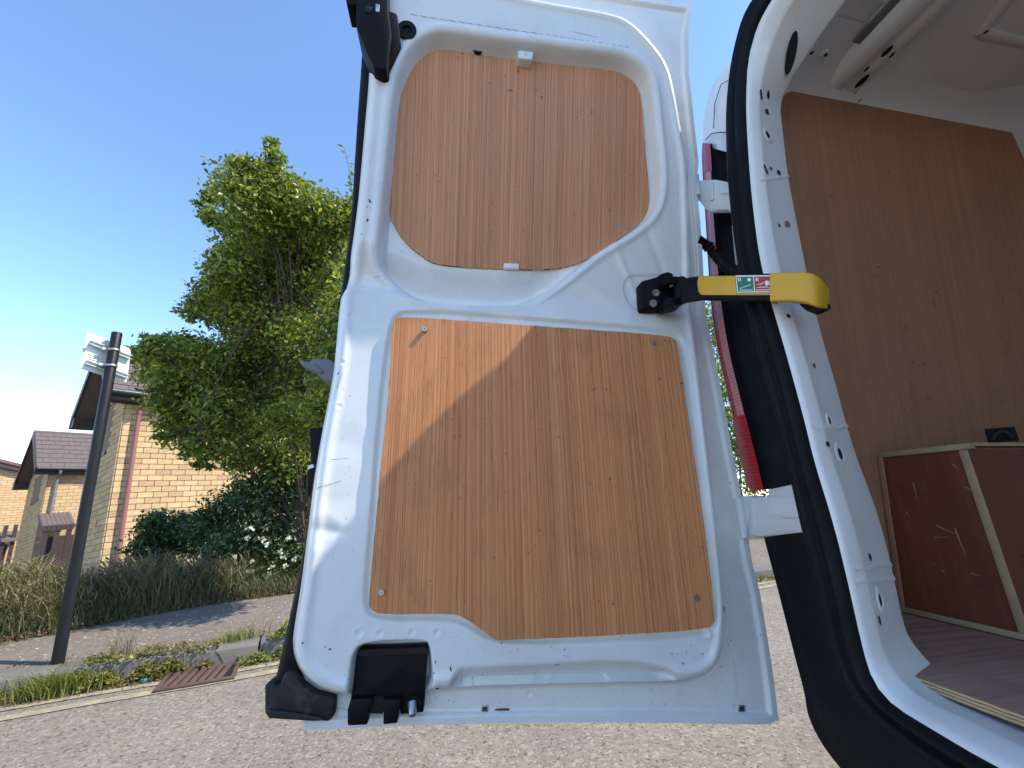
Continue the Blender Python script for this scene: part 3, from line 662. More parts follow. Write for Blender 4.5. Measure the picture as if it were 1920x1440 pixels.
# ---- outer rear corner: lamp, black housing, body corner, bumper
def S2(q): return q[0]-(.545+.12*max(0, q[2]-1.27)+.45*max(0, q[1]-.47)**2)
def onS2(x, y, dx=0.0): return hit(x, y, lambda q: -(S2(q)-dx))
lampL = [(1320, 268), (1318, 300), (1325, 400), (1335, 570), (1345, 640), (1358, 700), (1375, 770), (1390, 850), (1404, 905), (1411, 922)]
lampR = [(1335, 270), (1339, 330), (1346, 450), (1358, 570), (1373, 660), (1391, 730), (1408, 800), (1424, 860), (1434, 905), (1437, 917)]
LL = smooth_line([onS2(*p) for p in lampL], 60, 2); LR = smooth_line([onS2(*p) for p in lampR], 60, 2)
LAMP = empty('tail_lamp_tmp', (0, 0, 0)); bpy.data.objects.remove(LAMP, do_unlink=True)
def strip(A, B, i0, i1, t0, t1, bul):
    return [[A[i]+(B[i]-A[i])*t+np.array([-bul*math.sin(math.pi*min(1, max(0, t))), 0, 0]) for t in np.linspace(t0, t1, 6)] for i in range(i0, i1)]
TL = loft('tail_lamp', strip(LL, LR, 0, 60, -.06, 1.04, .004), M_BLACK, VAN); tag(TL, 'tall narrow red and clear tail lamp at the body corner')
loft('red_lens', strip(LL+np.array([-.004, 0, 0]), LR+np.array([-.004, 0, 0]), 0, 7, .0, .98, .0025), M_LRED, TL)
loft('red_lens', strip(LL+np.array([-.004, 0, 0]), LR+np.array([-.004, 0, 0]), 6, 52, .0, .42, .0015), M_LRED, TL)
loft('clear_lens', strip(LL+np.array([-.004, 0, 0]), LR+np.array([-.004, 0, 0]), 6, 50, .42, .90, .0015), M_LCLR, TL)
loft('red_lens', strip(LL+np.array([-.005, 0, 0]), LR+np.array([-.005, 0, 0]), 49, 60, .0, .98, .0025), M_LRED, TL)
G = [[LL[i]+np.array([.004, .003, 0]), LL[i]+np.array([-.004, -.001, 0]), LL[i]+(LR[i]-LL[i])*.10+np.array([-.0055, 0, 0])] for i in range(0, 60)]
loft('lamp_edge', G, M_WHITEPL, TL)
hl = [(1335, 270), (1339, 330), (1346, 450), (1358, 570), (1373, 660), (1391, 730), (1408, 800), (1424, 860), (1437, 917)]
hr = [(1374, 285), (1376, 387), (1392, 506), (1419, 632), (1438, 700), (1465, 787), (1484, 865), (1500, 915), (1502, 920)]
HL = smooth_line([onS2(x-3, y, .004) for x, y in hl], 50, 2); HR = smooth_line([onS2(x+14, y, .03) for x, y in hr], 50, 2)
loft('lamp_housing', [[a+(b-a)*t+np.array([.02*math.sin(math.pi*t), 0, 0]) for t in np.linspace(0, 1, 7)] for a, b in zip(HL, HR)], M_BLACK, VAN)
cl = [(1352, 138), (1340, 150), (1330, 172), (1322, 205), (1318, 240), (1318, 272)]
cr = [(1392, 112), (1390, 140), (1388, 170), (1386, 205), (1388, 245), (1392, 292)]
CL = smooth_line([onS2(x, y, .008) for x, y in cl], 24, 2); CR = smooth_line([onS2(x, y, .022) for x, y in cr], 24, 2)
loft('rear_corner_panel', [[a+(b-a)*t+np.array([-.010*math.sin(math.pi*t)+.0, 0, 0]) for t in np.linspace(-.0, 1, 10)] for a, b in zip(CL, CR)], M_BODY, VAN)
tube('corner_panel_seam', [onS2(x, y, -.0015) for x, y in [(1323, 262), (1335, 250), (1352, 248), (1374, 250)]], .0012, M_CHIP, VAN, 6)
tube('corner_panel_seam', [onS2(x, y, .0005) for x, y in [(1338, 240), (1340, 195), (1352, 158), (1374, 146)]], .0010, M_CHIP, VAN, 6)
# white hinge-post steel glimpsed between housing and seal
PO = [onS2(x, y, .03) for x, y in [(1352, 470), (1362, 430), (1374, 420), (1400, 420), (1420, 520), (1382, 520)]]
prism('hinge_post', PO, (.01, .0, 0), M_CAST, VAN, .002)
PO = [onS2(x, y, .0) for x, y in [(1440, 918), (1500, 905), (1510, 935), (1440, 935)]]
prism('hinge_post', PO, (.01, 0, 0), M_CAST, VAN, .002)
bl = [(1434, 1008), (1452, 1075), (1472, 1150), (1492, 1230), (1506, 1280), (1512, 1310), (1516, 1345), (1540, 1395), (1575, 1440), (1625, 1500), (1720, 1580)]
br = [(1530, 995), (1556, 1083), (1575, 1150), (1588, 1220), (1600, 1262), (1612, 1275), (1645, 1321), (1691, 1367), (1770, 1428), (1850, 1475), (1950, 1530)]
BL = smooth_line([onS2(x, y, -.004) for x, y in bl], 50, 2); BR = smooth_line([onS2(x, y, .006) for x, y in br], 50, 2)
G = []
for a, b in zip(BL, BR):
    side = np.array([.16, .02, 0])
    G.append([a+side, a+side*.3, a+np.array([.016, .010, 0]), a+np.array([.004, .006, 0]), a, a+(b-a)*.06+np.array([-.007, 0, 0])]+[a+(b-a)*t+np.array([-.010*math.sin(math.pi*t)-.002, 0, 0]) for t in np.linspace(.14, 1, 9)])
BU = loft('rear_bumper', G, M_BLACK, VAN); tag(BU, 'black plastic rear bumper corner rising beside the opening')
G = [[np.array([.53-.0, y, .60]), np.array([.505, y, .585]), np.array([.47, y, .57]), np.array([.44, y, .53]), np.array([.43, y, .42]), np.array([.46, y, .33]), np.array([.6, y, .31])] for y in np.linspace(.34, -.95, 14)]
loft('bumper_step', G, M_BLACK, VAN)
# ---- hinges
def vplane(p, q): d = q-p; d[2] = 0; n_ = np.array([-d[1], d[0], 0]); return n_/np.linalg.norm(n_)
def hinge(poly, A, B, th, extra=None):
    n_ = vplane(A.copy(), B.copy()); n_ = n_ if n_ @ (CAM-A) > 0 else -n_
    P = [onP(x, y, A, n_) for x, y in poly]
    h = prism('door_hinge', P, -n_*th, M_CAST, VAN, .003); return h, n_
A = dpx(1383, 968, -.045); B = onS2(1510, 965, -.004)
h, hn = hinge([(1381, 930), (1404, 930), (1406, 934), (1460, 930), (1502, 930), (1514, 970), (1516, 998), (1470, 1004), (1415, 1006), (1413, 1008), (1394, 1008)], A, B, .03)
prism('hinge_rib', [onP(x, y, A+hn*.004, hn) for x, y in [(1405, 935), (1412, 935), (1414, 1004), (1407, 1005)]], -hn*.008, M_CAST, h, .0015)
prism('hinge_rib', [onP(x, y, A+hn*.005, hn) for x, y in [(1447, 965), (1470, 961), (1506, 962), (1508, 970), (1470, 972)]], -hn*.008, M_CAST, h, .002)
prism('hinge_pocket', [onP(x, y, A+hn*.002, hn) for x, y in [(1385, 940), (1402, 938), (1405, 968), (1398, 990), (1388, 976)]], -hn*.004, M_CAST, h, .001)
P0 = onP(1384, 934, A+hn*.006, hn); P1 = onP(1396, 1008, A+hn*.006, hn); tube('hinge_pin', [P0, P1], .0075, M_CAST, h, 12)
A = dpx(1306, 368, -.042); B = onS2(1378, 372, -.004)
h, hn = hinge([(1296, 345), (1308, 338), (1340, 336), (1362, 340), (1376, 354), (1378, 402), (1362, 392), (1322, 392), (1312, 378), (1300, 372)], A, B, .03)
prism('hinge_rib', [onP(x, y, A+hn*.004, hn) for x, y in [(1333, 342), (1337, 342), (1337, 374), (1330, 376)]], -hn*.008, M_CAST, h, .0015)
prism('hinge_rib', [onP(x, y, A+hn*.005, hn) for x, y in [(1348, 358), (1374, 356), (1376, 364), (1350, 362)]], -hn*.008, M_CAST, h, .0015)
P0 = onP(1303, 330, A+hn*.006, hn); P1 = onP(1306, 368, A+hn*.006, hn); tube('hinge_pin', [P0, P1], .008, M_CAST, h, 12)
# ---- wiring conduit (bellows)
c0 = dpx(1306, 452, -.040); c4 = onS2(1404, 518, -.02)
cp = [c0, onP(1330, 462, c0, -DN), onY(1350, 488, .66), onY(1368, 506, .63), c4]
path = smooth_line(cp, 130, 3); rad = np.array([.0098+.0022*math.sin(i/130*2*math.pi*19) for i in range(130)]); rad[:14] = np.linspace(.014, .010, 14)
WC = tube('wiring_conduit', path, rad, M_RUBBER, VAN, 14)
prism('conduit_boot', [c0+np.array([0, 0, .026])+DU*.004, c0+DU*.012+np.array([0, 0, .012]), c0+DU*.012-np.array([0, 0, .02]), c0-np.array([0, 0, .034])+DU*.002, c0-DU*.006-np.array([0, 0, .03]), c0-DU*.006+np.array([0, 0, .022])], -DN*.02, M_RUBBER, WC, .003)
# ---- yellow check strap
A = dpx(1268, 543, .066); B = onY(1500, 538, .452)
sn = vplane(A.copy(), B.copy()); sn = sn if sn @ (CAM-A) > 0 else -sn
q = lambda x, y, h=0.0: onP(x, y, A+sn*h, sn)
CS = prism('check_strap', [q(*p) for p in [(1276, 522), (1310, 517), (1443, 512), (1451, 516), (1451, 568), (1446, 564), (1310, 560), (1276, 566)]], -sn*.014, M_BLACK, VAN, .003); tag(CS, 'black door check arm with yellow cover and pictogram sticker')
prism('yellow_cover', [q(*p, .0028) for p in [(1309, 519), (1312, 517.5), (1445, 516), (1448, 553), (1314, 553), (1309, 546), (1307, 530)]], -sn*.004, M_YELLOW, CS, .001)
# hook end: thick yellow band curling round the jamb
hk = [(1444, .0), (1480, .0), (1510, -.001), (1530, -.006), (1543, -.016), (1550, -.030)]
G = []
for i, (x, dpth) in enumerate(hk):
    yt = np.interp(x, [1444, 1515, 1536, 1550], [511, 509, 516, 540]); yb2 = np.interp(x, [1444, 1490, 1512, 1532, 1545, 1550], [565, 563, 567, 575, 575, 574])
    G.append((q(x, yt, .006+dpth), q(x, yb2, .006+dpth)))
Gs = []
T0 = smooth_line([g[0] for g in G], 24, 2); T1 = smooth_line([g[1] for g in G], 24, 2)
for a, b in zip(T0, T1):
    e = (b-a); Gs.append([a-sn*.012, a-sn*.002+e*.0, a+e*.04, a+e*.5+sn*.0012, a+e*.96, b-sn*.002, b-sn*.012, a-sn*.012])
o = loft('strap_hook', Gs, M_YELLOW, CS); fix_normals(o, 0, 2, math.radians(40))
hb = [onP(x, y, A+sn*(-.028), sn) for x, y in [(1496, 562), (1548, 562), (1556, 575), (1540, 584), (1528, 588), (1508, 580), (1498, 570)]]
prism('strap_hook_pad', hb, -sn*.012, M_RUBBER, CS, .003)
ST = prism('pictogram_sticker', [q(*p, .0033) for p in chaikin([(1379, 516.5), (1446, 515.8), (1449.5, 548), (1382, 548.8)], 0)], -sn*.0006, M_STW, CS)
BK = Bag(); MT = [M_GREEN, M_RED, M_STW, M_BLACK]
def stk(pts, mi, h): V = [q(x, y, h) for x, y in pts]; BK.add(V, [list(range(len(V)))], mi)
def band(x0, y0, x1, y1, t, mi, h):
    dx, dy = x1-x0, y1-y0; l = math.hypot(dx, dy); nx, ny = -dy/l*t/2, dx/l*t/2; stk([(x0+nx, y0+ny), (x1+nx, y1+ny), (x1-nx, y1-ny), (x0-nx, y0-ny)], mi, h)
stk([(1378, 515.6), (1447, 514.8), (1450.6, 549), (1381, 549.8)], 3, .00318)
stk([(1381, 519), (1411.5, 518.6), (1414, 546), (1384, 546.6)], 0, .0037); stk([(1413.5, 518.6), (1444, 518.2), (1446.5, 545.4), (1416, 546)], 1, .0037)
for ox in (0, 33):
    stk([(1383.5+ox, 521), (1389+ox, 521), (1389.5+ox, 527), (1384+ox, 527)], 2, .0041); band(1386.5+ox, 522, 1386.8+ox, 526, 1.3, 3, .0043)
band(1386, 544, 1412, 543.6, 1.3, 2, .0041); band(1387, 541, 1408, 533.5, 1.2, 2, .0041); stk([(1401, 522), (1406, 521), (1408.5, 524), (1406, 528), (1402, 527)], 2, .0041)
band(1418, 543.5, 1445, 543, 1.3, 2, .0041); band(1419, 539, 1439, 538, 1.2, 2, .0041); band(1419, 534, 1432, 530, .8, 2, .0041); band(1424, 535, 1437, 527, .8, 2, .0041)
stk([(1434, 529), (1437, 525), (1440, 528), (1444, 526), (1442, 531), (1445, 534), (1439, 534), (1436, 537)], 2, .0042); band(1438, 537, 1444, 541, 1.0, 2, .0041)
BK.build('pictogram_print', MT, ST)
# bracket on the door
A2 = dpx(1240, 546, .004)
CB = door_plate('check_bracket', [(1201, 530), (1205, 526), (1232, 519), (1240, 513), (1252, 509), (1262, 512), (1266, 540), (1264, 562), (1252, 578), (1208, 580), (1204, 578)], -.004, .020, M_BLACK, .003, par=VAN, it=0)
for x, y in [(1230, 544), (1225, 566)]: disc_on_door('bolt', x, y, .0072, .018, .026, M_STEEL, 12, par=CB, inner=.003)
for x, y in [(1250, 535)]: disc_on_door('rivet', x, y, .0035, .018, .022, M_STEEL, 8, par=CB)
P0 = dpx(1273, 522, .04); P1 = dpx(1277, 568, .04)
tube('pivot_barrel', [P0, P1], .0115, M_BLACK, CB, 14); tube('pivot_pin', [P0+UPV*.004, P1-UPV*.004], .005, M_STEEL, CB, 10)
door_plate('bracket_ear', [(1248, 516), (1284, 519), (1286, 532), (1250, 530)], .012, .050, M_BLACK, .002, par=CB, it=0)
door_plate('bracket_ear', [(1250, 558), (1284, 556), (1284, 568), (1252, 574)], .012, .050, M_BLACK, .002, par=CB, it=0)
for x, y in [(1260, 524), (1284, 526), (1284, 556)]: disc_on_door('rivet', x, y, .0022, .045, .0525, M_STEEL, 8, par=CB)

# ---- interior: lining, wheel-arch box, floor, roof
LP0 = np.array([.9, .725, .677]); LT1 = np.array([.9, .600, 1.78]); lt = (LT1-LP0)/np.linalg.norm(LT1-LP0); ln = np.cross(np.array([1.0, 0, 0]), lt); ln = ln if ln[1] < 0 else -ln
pl = [(1440, 215), (1463, 184), (1478, 173), (1500, 166), (1530, 170), (1640, 190), (1890, 232)]
Pt = [onP(x, y, LP0, ln) for x, y in pl]
xe = 2.55
Pt += [Pt[-1]+np.array([.03, 0, 0])-lt*.10, Pt[-1]+np.array([.14, 0, 0])-lt*.16, Pt[-1]+np.array([.30, 0, 0])-lt*.14, np.array([xe, .60, 1.55]), np.array([xe, .725, .677]), np.array([.73, .725, .677])]
Pt = [p-ln*((p-LP0) @ ln) for p in Pt]
SLN = prism('side_lining', Pt, -ln*.006, M_LIN, VAN); tag(SLN, 'tall brown plywood lining on the van side wall')
G = []
for z in np.linspace(.655, 1.70, 16):
    yl_ = .725-.113*(z-.677)+.014; G.append([np.array([.645+.02*max(0, z-1.27), .552, z]), np.array([.70, .60, z]), np.array([.77, yl_, z])])
loft('pillar_closing_panel', G, M_PAINT_IN, VAN)
XB = .89
WB = empty('wb', (0, 0, 0)); bpy.data.objects.remove(WB, do_unlink=True)
zt = .966; yi = .540
WBX = prism('wheel_arch_box', [(XB, .722, .679), (XB, yi, .679), (XB, yi+.004, zt), (XB, .690, zt)], (.95, 0, 0), M_DARKPLY, VAN); tag(WBX, 'boxed-in wheel arch of dark red-brown plywood')
def bar(name, a, b, wv, dv, mat, par):
    a, b, wv, dv = [np.asarray(v, float) for v in (a, b, wv, dv)]
    return prism(name, [a-wv, a+wv, b+wv, b-wv], dv, mat, par, .0008)
bar('edge_strip', (XB-.001, yi+.006, .680), (XB-.001, yi+.010, zt-.002), (0, .006, 0), (-.003, 0, 0), M_STRIP, WBX)
bar('edge_strip', (XB-.004, .690, zt+.004), (XB-.004, yi, zt+.004), (0, 0, .005), (.014, 0, 0), M_STRIP, WBX)
bar('edge_strip', (XB+.012, yi+.012, zt+.004), (XB+.94, yi+.012, zt+.004), (0, .012, 0), (0, 0, .006), M_STRIP, WBX)
bar('edge_strip', (XB-.002, .717, .681), (XB-.002, .686, zt), (0, .005, 0), (-.004, 0, 0), M_LIN, WBX)
bar('skirting_strip', (XB-.003, .715, .6835), (XB-.003, yi, .6835), (0, 0, .0045), (-.006, 0, 0), M_STRIP, WBX)
rs = random.Random(17); bag = Bag()
for x0, y0, x1, y1 in [(1810, 913, 1836, 928), (1755, 985, 1795, 1003), (1790, 990, 1812, 1045), (1752, 1008, 1775, 1006), (1712, 905, 1720, 935), (1765, 1068, 1772, 1075), (1786, 870, 1800, 882), (1690, 1028, 1694, 1031), (1750, 1056, 1754, 1060), (1820, 1075, 1840, 1080), (1700, 960, 1706, 972)]:
    a, b = onX(x0, y0, XB-.0012), onX(x1, y1, XB-.0012); d_ = b-a; w_ = np.cross(d_/np.linalg.norm(d_), [1., 0, 0])*rs.uniform(.0005, .0012)
    bag.add([a-w_, b-w_*.2, b+w_*.2, a+w_], [[0, 1, 2, 3]])
tag(bag.build('pale_scratches', M_STRIP, WBX), kind='stuff')
bag = Bag()
for x0, y0, n_, sp_ in [(1640, 505, 6, 8), (1755, 560, 5, 10), (1735, 750, 12, 16), (1790, 815, 5, 10), (1668, 305, 4, 5), (1560, 362, 4, 4), (1620, 440, 4, 30), (1860, 640, 5, 30), (1700, 660, 6, 40)]:
    for i in range(n_):
        c_ = onP(rs.gauss(x0, sp_), rs.gauss(y0, sp_*1.3), LP0+ln*.0008, ln); l_ = rs.uniform(.0008, .003); an = rs.uniform(0, 3.1)
        e1 = np.array([math.cos(an), 0, 0])*l_*2+lt*math.sin(an)*l_*2; e2 = np.cross(e1, ln)*rs.uniform(.2, .5)
        bag.add([c_-e1, c_-e2, c_+e1, c_+e2], [[0, 1, 2, 3]])
tag(bag.build('dark_scuffs', M_DARKPLY, SLN), kind='stuff')
# small black hatch in the lining above the box
hp = [onP(x, y, LP0+ln*.001, ln) for x, y in [(1846, 804), (1900, 800), (1909, 826), (1853, 830)]]
prism('tie_down_recess', hp, ln*.002, M_DARK, SLN)
ring = [onP(x, y, LP0+ln*.008, ln) for x, y in [(1860, 826), (1868, 812), (1884, 808), (1896, 822)]]
tube('tie_down_ring', smooth_line(ring, 14, 2), .003, M_GUTTER, SLN, 8)
fb = [onZ(x, y, .677) for x, y in [(1702, 1262), (1745, 1245), (1725, 1228)]]
FBD = prism('floor_board', [fb[0], fb[1]+np.array([.0, 0, 0]), np.array([fb[1][0]-.02, fb[1][1]+.03, .677]), np.array([.74, .716, .677]), np.array([xe, .716, .677]), np.array([xe, -.98, .677]), np.array([.598, -.80, .677])], (0, 0, -.012), [M_FLOOR], VAN)
FBD.data.materials.append(M_EDGE)
for p in FBD.data.polygons: p.material_index = 0 if abs(p.normal.z) > .7 else 1
tag(FBD, 'worn brown plywood load floor with raw layered edge')
o = mk('sub_floor', [(.66, .74, .655), (xe, .74, .655), (xe, -1.0, .655), (.66, -1.0, .655)], [[0, 1, 2, 3]], M_PAINT_IN, VAN)
# body section (Y,Z) outside and inside, swept along X
YC = -.14
secL = [(.80, .34), (.835, .55), (.845, .9), (.83, 1.25), (.795, 1.55), (.755, 1.74), (.70, 1.84), (.60, 1.895), (.40, 1.915), (YC, 1.925)]
sec = secL+[(2*YC-y, z) for y, z in secL[-2::-1]]
insec = [(y-(.055 if y > YC else -.055) if z < 1.8 else y*.93+YC*.07, z-(.0 if z < 1.7 else .035)) for y, z in sec]
xr = [.85 if z < 1.0 else .63 if z < 1.5 else .63+.06*min(1, (z-1.5)/.35) for y, z in sec]
rsec = [(YC+(y-YC)*(.885 if z < 1.87 else 1), z) for y, z in sec]
G = [[np.array([x0 if i == 0 else xx, (ry if i == 0 else y), z]) for (y, z), (ry, rz), x0 in zip(sec, rsec, xr)] for i, xx in enumerate([0, .92, 1.1, 2.0, 3.2, 3.6])]
loft('body_shell', G, M_BODY, VAN)
G = [[np.array([(x0+.0) if i == 0 else xx, y, z]) for (y, z), x0 in zip(rsec, xr)] if i == 0 else [np.array([x0+.035, y, z]) for (y, z), x0 in zip(insec, xr)] for i, xx in enumerate([0, 1])]
loft('body_rim', G, M_BODY, VAN)
G = [[np.array([x0+.035 if i == 0 else xx, y, z]) for (y, z), x0 in zip(insec, xr)] for i, xx in enumerate([0, 1.1, 2.0, 3.2])]
loft('inner_shell', G, M_PAINT_IN, VAN, flip=True)
mk('bulkhead', [(xe, y, z) for y, z in sec], [list(range(len(sec)))], M_PAINT_IN, VAN)
mk('front_cap', [(3.6, y, z) for y, z in sec], [list(range(len(sec)))], M_BODY, VAN)
mk('underbody', [(.66, .74, .36), (3.6, .80, .36), (3.6, -1.08, .36), (.66, -1.02, .36)], [[0, 1, 2, 3]], M_DARK, VAN)
# rear roof frame behind the header, right-hand pillar
G = [[np.array([.672, y, 1.868]), np.array([.680, y, 1.892]), np.array([.70, y, 1.905-.02*abs(y-YC)])] for y in np.linspace(.42, -.78, 30)]
loft('roof_rear_edge', G, M_BODY, VAN)
RP = prism('rear_pillar', [(.53, -.80, .6), (.53, -1.07, .6), (.60, -1.06, 1.45), (.66, -.98, 1.80), (.60, -.62, 1.89), (.60, -.60, 1.84), (.57, -.74, 1.6), (.53, -.79, 1.2)], (.12, 0, 0), M_BODY, VAN)
# ceiling pressings: flat skin, bow, cant rail
ZCL = 1.845
G = [[np.array([x, y, ZCL-.010*((y-YC)/.7)**2+.006*math.sin(x*9)]) for y in np.linspace(.60, -.86, 40)] for x in np.linspace(.74, 2.55, 40)]
loft('ceiling_skin', G, M_PAINT_IN, VAN, flip=True)
def bow(x0, w, h, name='roof_bow'):
    G = []
    for y in np.linspace(.600, -.85, 40):
        zb_ = ZCL-.010*((y-YC)/.7)**2; d = max(0, (abs(y-YC)-.55)/.17); zz = zb_-h+.010*min(1, d)
        G.append([np.array([x0-w*.75, y, zb_+.012]), np.array([x0-w*.5, y, zz+.006]), np.array([x0-w*.42, y, zz]), np.array([x0-w*.1, y, zz-.002]), np.array([x0, y, zz+.004]), np.array([x0+w*.1, y, zz-.002]), np.array([x0+w*.42, y, zz]), np.array([x0+w*.5, y, zz+.006]), np.array([x0+w*.75, y, zb_+.012])])
    return loft(name, G, M_PAINT_IN, VAN, flip=True)
B1 = bow(.925, .085, .032); bow(1.62, .085, .032); bow(2.2, .085, .032)
for x, y, rx, ry in [(1616, 152, .014, .010), (1612, 188, .004, .004), (1604, 174, .003, .003), (1663, 96, .011, .005), (1672, 103, .006, .004), (1625, 129, .006, .003)]:
    p = onZ(x, y, ZCL-.0455); k = 14
    mk('punched_hole', [p+np.array([.55*math.cos(2*math.pi*i/k)*rx+.0, 0, 0])+np.array([0, math.sin(2*math.pi*i/k)*rx*1.15, -.0006]) for i in range(k)], [list(range(k))], M_DARK, B1)
# cant rail along the top of the side wall
G = []
for x in np.linspace(.70, 2.5, 50):
    G.append([np.array([x, .622, 1.70]), np.array([x, .612, 1.765]), np.array([x, .602, 1.795]), np.array([x, .575, 1.818]), np.array([x, .545, 1.830]), np.array([x, .470, ZCL-.004])])
CR_ = loft('cant_rail', G, M_PAINT_IN, VAN)
for pts in [[(1738, 190), (1750, 192), (1750, 194), (1738, 193)], [(1752, 195), (1780, 197), (1782, 201), (1754, 199)], [(1760, 203), (1780, 205), (1779, 207), (1760, 205)]]:
    P = [onP(x, y, np.array([1.0, .606, 1.775]), np.array([0, -1.0, -.15])) for x, y in pts]; mk('punched_hole', P, [[0, 1, 2, 3]], M_DARK, CR_)
# pressed beads in the ceiling skin
for (x0, y0), (x1, y1) in [((1.12, .44), (2.4, .42)), ((1.12, .44), (1.06, .30)), ((1.06, .30), (1.06, -.3)), ((.80, .42), (.86, .42)), ((.80, .42), (.80, -.3))]:
    a = np.array([x0, y0, ZCL-.006]); b = np.array([x1, y1, ZCL-.006]); d = b-a; s = np.cross(d/np.linalg.norm(d), UPV)*.022
    G = [[a+d*t-s*.7+UPV*.006, a+d*t-s*.4-UPV*.009, a+d*t+s*.4-UPV*.009, a+d*t+s*.7+UPV*.006] for t in np.linspace(0, 1, 12)]
    loft('ceiling_bead', G, M_PAINT_IN, VAN, flip=True)
prism('bow_tape_strip', [(.858, .50, ZCL-.012), (.878, .50, ZCL-.012), (.878, -.7, ZCL-.012), (.858, -.7, ZCL-.012)], (0, 0, -.007), M_PIPEGREY, VAN, .002)  # grey tape strip beside the bow; its tone stands in for a dark gap
# header holes near the pillar top
for x, y, rx, ry in [(1483, 100, .020, .034), (1540, 8, .024, .030)]:
    p, tx, tz, nn = jamb_pt(min(x, 1480), y, .002); p = onP(x, y, p, nn)+nn*.001; k = 18
    mk('access_hole', [p+tx*math.cos(2*math.pi*i/k)*rx*.55+tz*math.sin(2*math.pi*i/k)*ry for i in range(k)], [list(range(k))], M_DARK, JM)
for x, y in [(1521, 95), (1547, 99)]:
    p = onZ(x, y, ZCL-.02); k = 12; mk('weld_nut', tube_geo([p, p-UPV*.006], .009, 12)[0], tube_geo([p, p-UPV*.006], .009, 12)[1], M_PAINT_IN, VAN)
    mk('punched_hole', [p+np.array([math.cos(2*math.pi*i/k)*.004, math.sin(2*math.pi*i/k)*.004, -.0065]) for i in range(k)], [list(range(k))], M_DARK, VAN)
P = [onP(x, y, LP0-ln*.02, ln) for x, y in [(1886, 236), (1905, 205), (2010, 180), (2030, 420), (1960, 360), (1925, 305), (1893, 270)]]
prism('gap_backing', P, -ln*.01, M_BLACK, VAN, .002)  # black panel added behind the lining cut-out so the gap shows dark
for y0 in (.33, .06):
    tube('sill_seam', [np.array([.545, y0, .662]), np.array([.575, y0+.004, .667]), np.array([.63, y0+.006, .665])], .0016, M_PAINT_IN, JM, 6)
# wheels carry the van
for wx, wy in ((1.45, .70), (1.45, -.98), (3.3, .70), (3.3, -.98)):
    k = 28; V = []; prf = [(.0, .16), (.0, .30), (.03, .325), (.10, .33), (.17, .325), (.20, .30), (.20, .16)]
    for y, r in prf: V += [(wx+r*math.cos(2*math.pi*i/k), wy-.1+y, .33+r*math.sin(2*math.pi*i/k)) for i in range(k)]
    wh = mk('wheel', V, [[a*k+i, a*k+(i+1) % k, (a+1)*k+(i+1) % k, (a+1)*k+i] for a in range(len(prf)-1) for i in range(k)], M_RUBBER, VAN, True); fix_normals(wh)
    V, Fc = tube_geo([(wx, wy-.06, .33), (wx, wy+.08, .33)], .165, 24); mk('rim', V, Fc, M_STEEL, wh)

# ================================================================== SIGN POST
pb = onZ(108, 1243, KH); ptop = None
d = ray(219.5, 624); tt_ = np.linalg.norm(pb[:2])/np.linalg.norm(d[:2]); ptop = CAM+d*tt_
PA = (ptop-pb)/np.linalg.norm(ptop-pb)
SP = empty('sign_post', pb, 'black steel post beside the kerb carrying a grey sign seen from behind', 'sign post')
tube('post', [pb-PA*.2, pb, pb+(ptop-pb)*.5, ptop-PA*.003, ptop], [.027, .027, .027, .027, .0255], M_POLE, SP, 24)
def onpole(x, y):  # plane facing the camera side, standing behind the post
    return x
sx = np.array([math.cos(math.radians(58)), math.sin(math.radians(58)), 0]); sx = sx-PA*(sx @ PA); sx /= np.linalg.norm(sx)
snrm = np.cross(sx, PA); snrm = snrm if snrm @ (CAM-pb) > 0 else -snrm
pc = ptop-PA*.14-snrm*.060
corners = [onP(x, y, pc, snrm) for x, y in [(164, 621), (246, 654), (238, 719), (149, 690)]]
cc_ = chaikin(resample(np.array(corners+[corners[0]]), 25)[:-1], 2)
PLT = prism('sign_plate', cc_, -snrm*.004, M_SIGN, SP, .001); tag(PLT, 'rounded grey aluminium sign plate, back side')
for ys in ((643, 668), (675, 703)):
    a, b = (onP(167, ys[0]-3, pc, snrm), onP(243, ys[1]+.5, pc, snrm)) if ys[0] == 643 else (onP(160, 677, pc, snrm), onP(238, 704.5, pc, snrm))
    bx = (b-a)/np.linalg.norm(b-a); up_ = np.cross(bx, snrm)
    bag = Bag()
    mid = (a+b)/2+snrm*.016; bag.box(mid, (b-a)/2, up_*.002, snrm*.014); bag.box(mid+up_*.022, (b-a)/2, up_*.002, snrm*.014); bag.box((a+b)/2+snrm*.003+up_*.011, (b-a)/2, up_*.012, snrm*.002)
    bag.build('sign_channel', M_SIGN, SP)
for dz in (.118, .222):
    ctr = ptop-PA*dz; u_ = sx; v_ = snrm
    ring = [ctr+0.0285*(math.cos(a)*u_+math.sin(a)*v_) for a in np.linspace(-.3, math.pi+.3, 24)]
    G = [[p+PA*.0075, p+PA*.0075+(p-ctr)*.08, p-PA*.0075+(p-ctr)*.08, p-PA*.0075] for p in ring]
    c = loft('clamp_band', G, M_STEEL, SP)
    box('clamp_lug', ring[-1]-u_*.014-v_*.01, u_*.013, v_*.006, PA*.008, M_STEEL, c, .001)
P = [onP(x, y, pc+snrm*.0008, snrm) for x, y in [(169.5, 662.5), (184.5, 667), (183.5, 678.5), (167.5, 674)]]
STK = mk('label_sticker', P, [[0, 1, 2, 3]], M_STW, PLT)
BK = Bag()
for t in (.04, .36, .64, .95):
    a = P[0]*(1-t)+P[3]*t; b = P[1]*(1-t)+P[2]*t; h = (P[3]-P[0])*.045; BK.add([a-h+snrm*.0006, b-h+snrm*.0006, b+h+snrm*.0006, a+h+snrm*.0006], [[0, 1, 2, 3]])
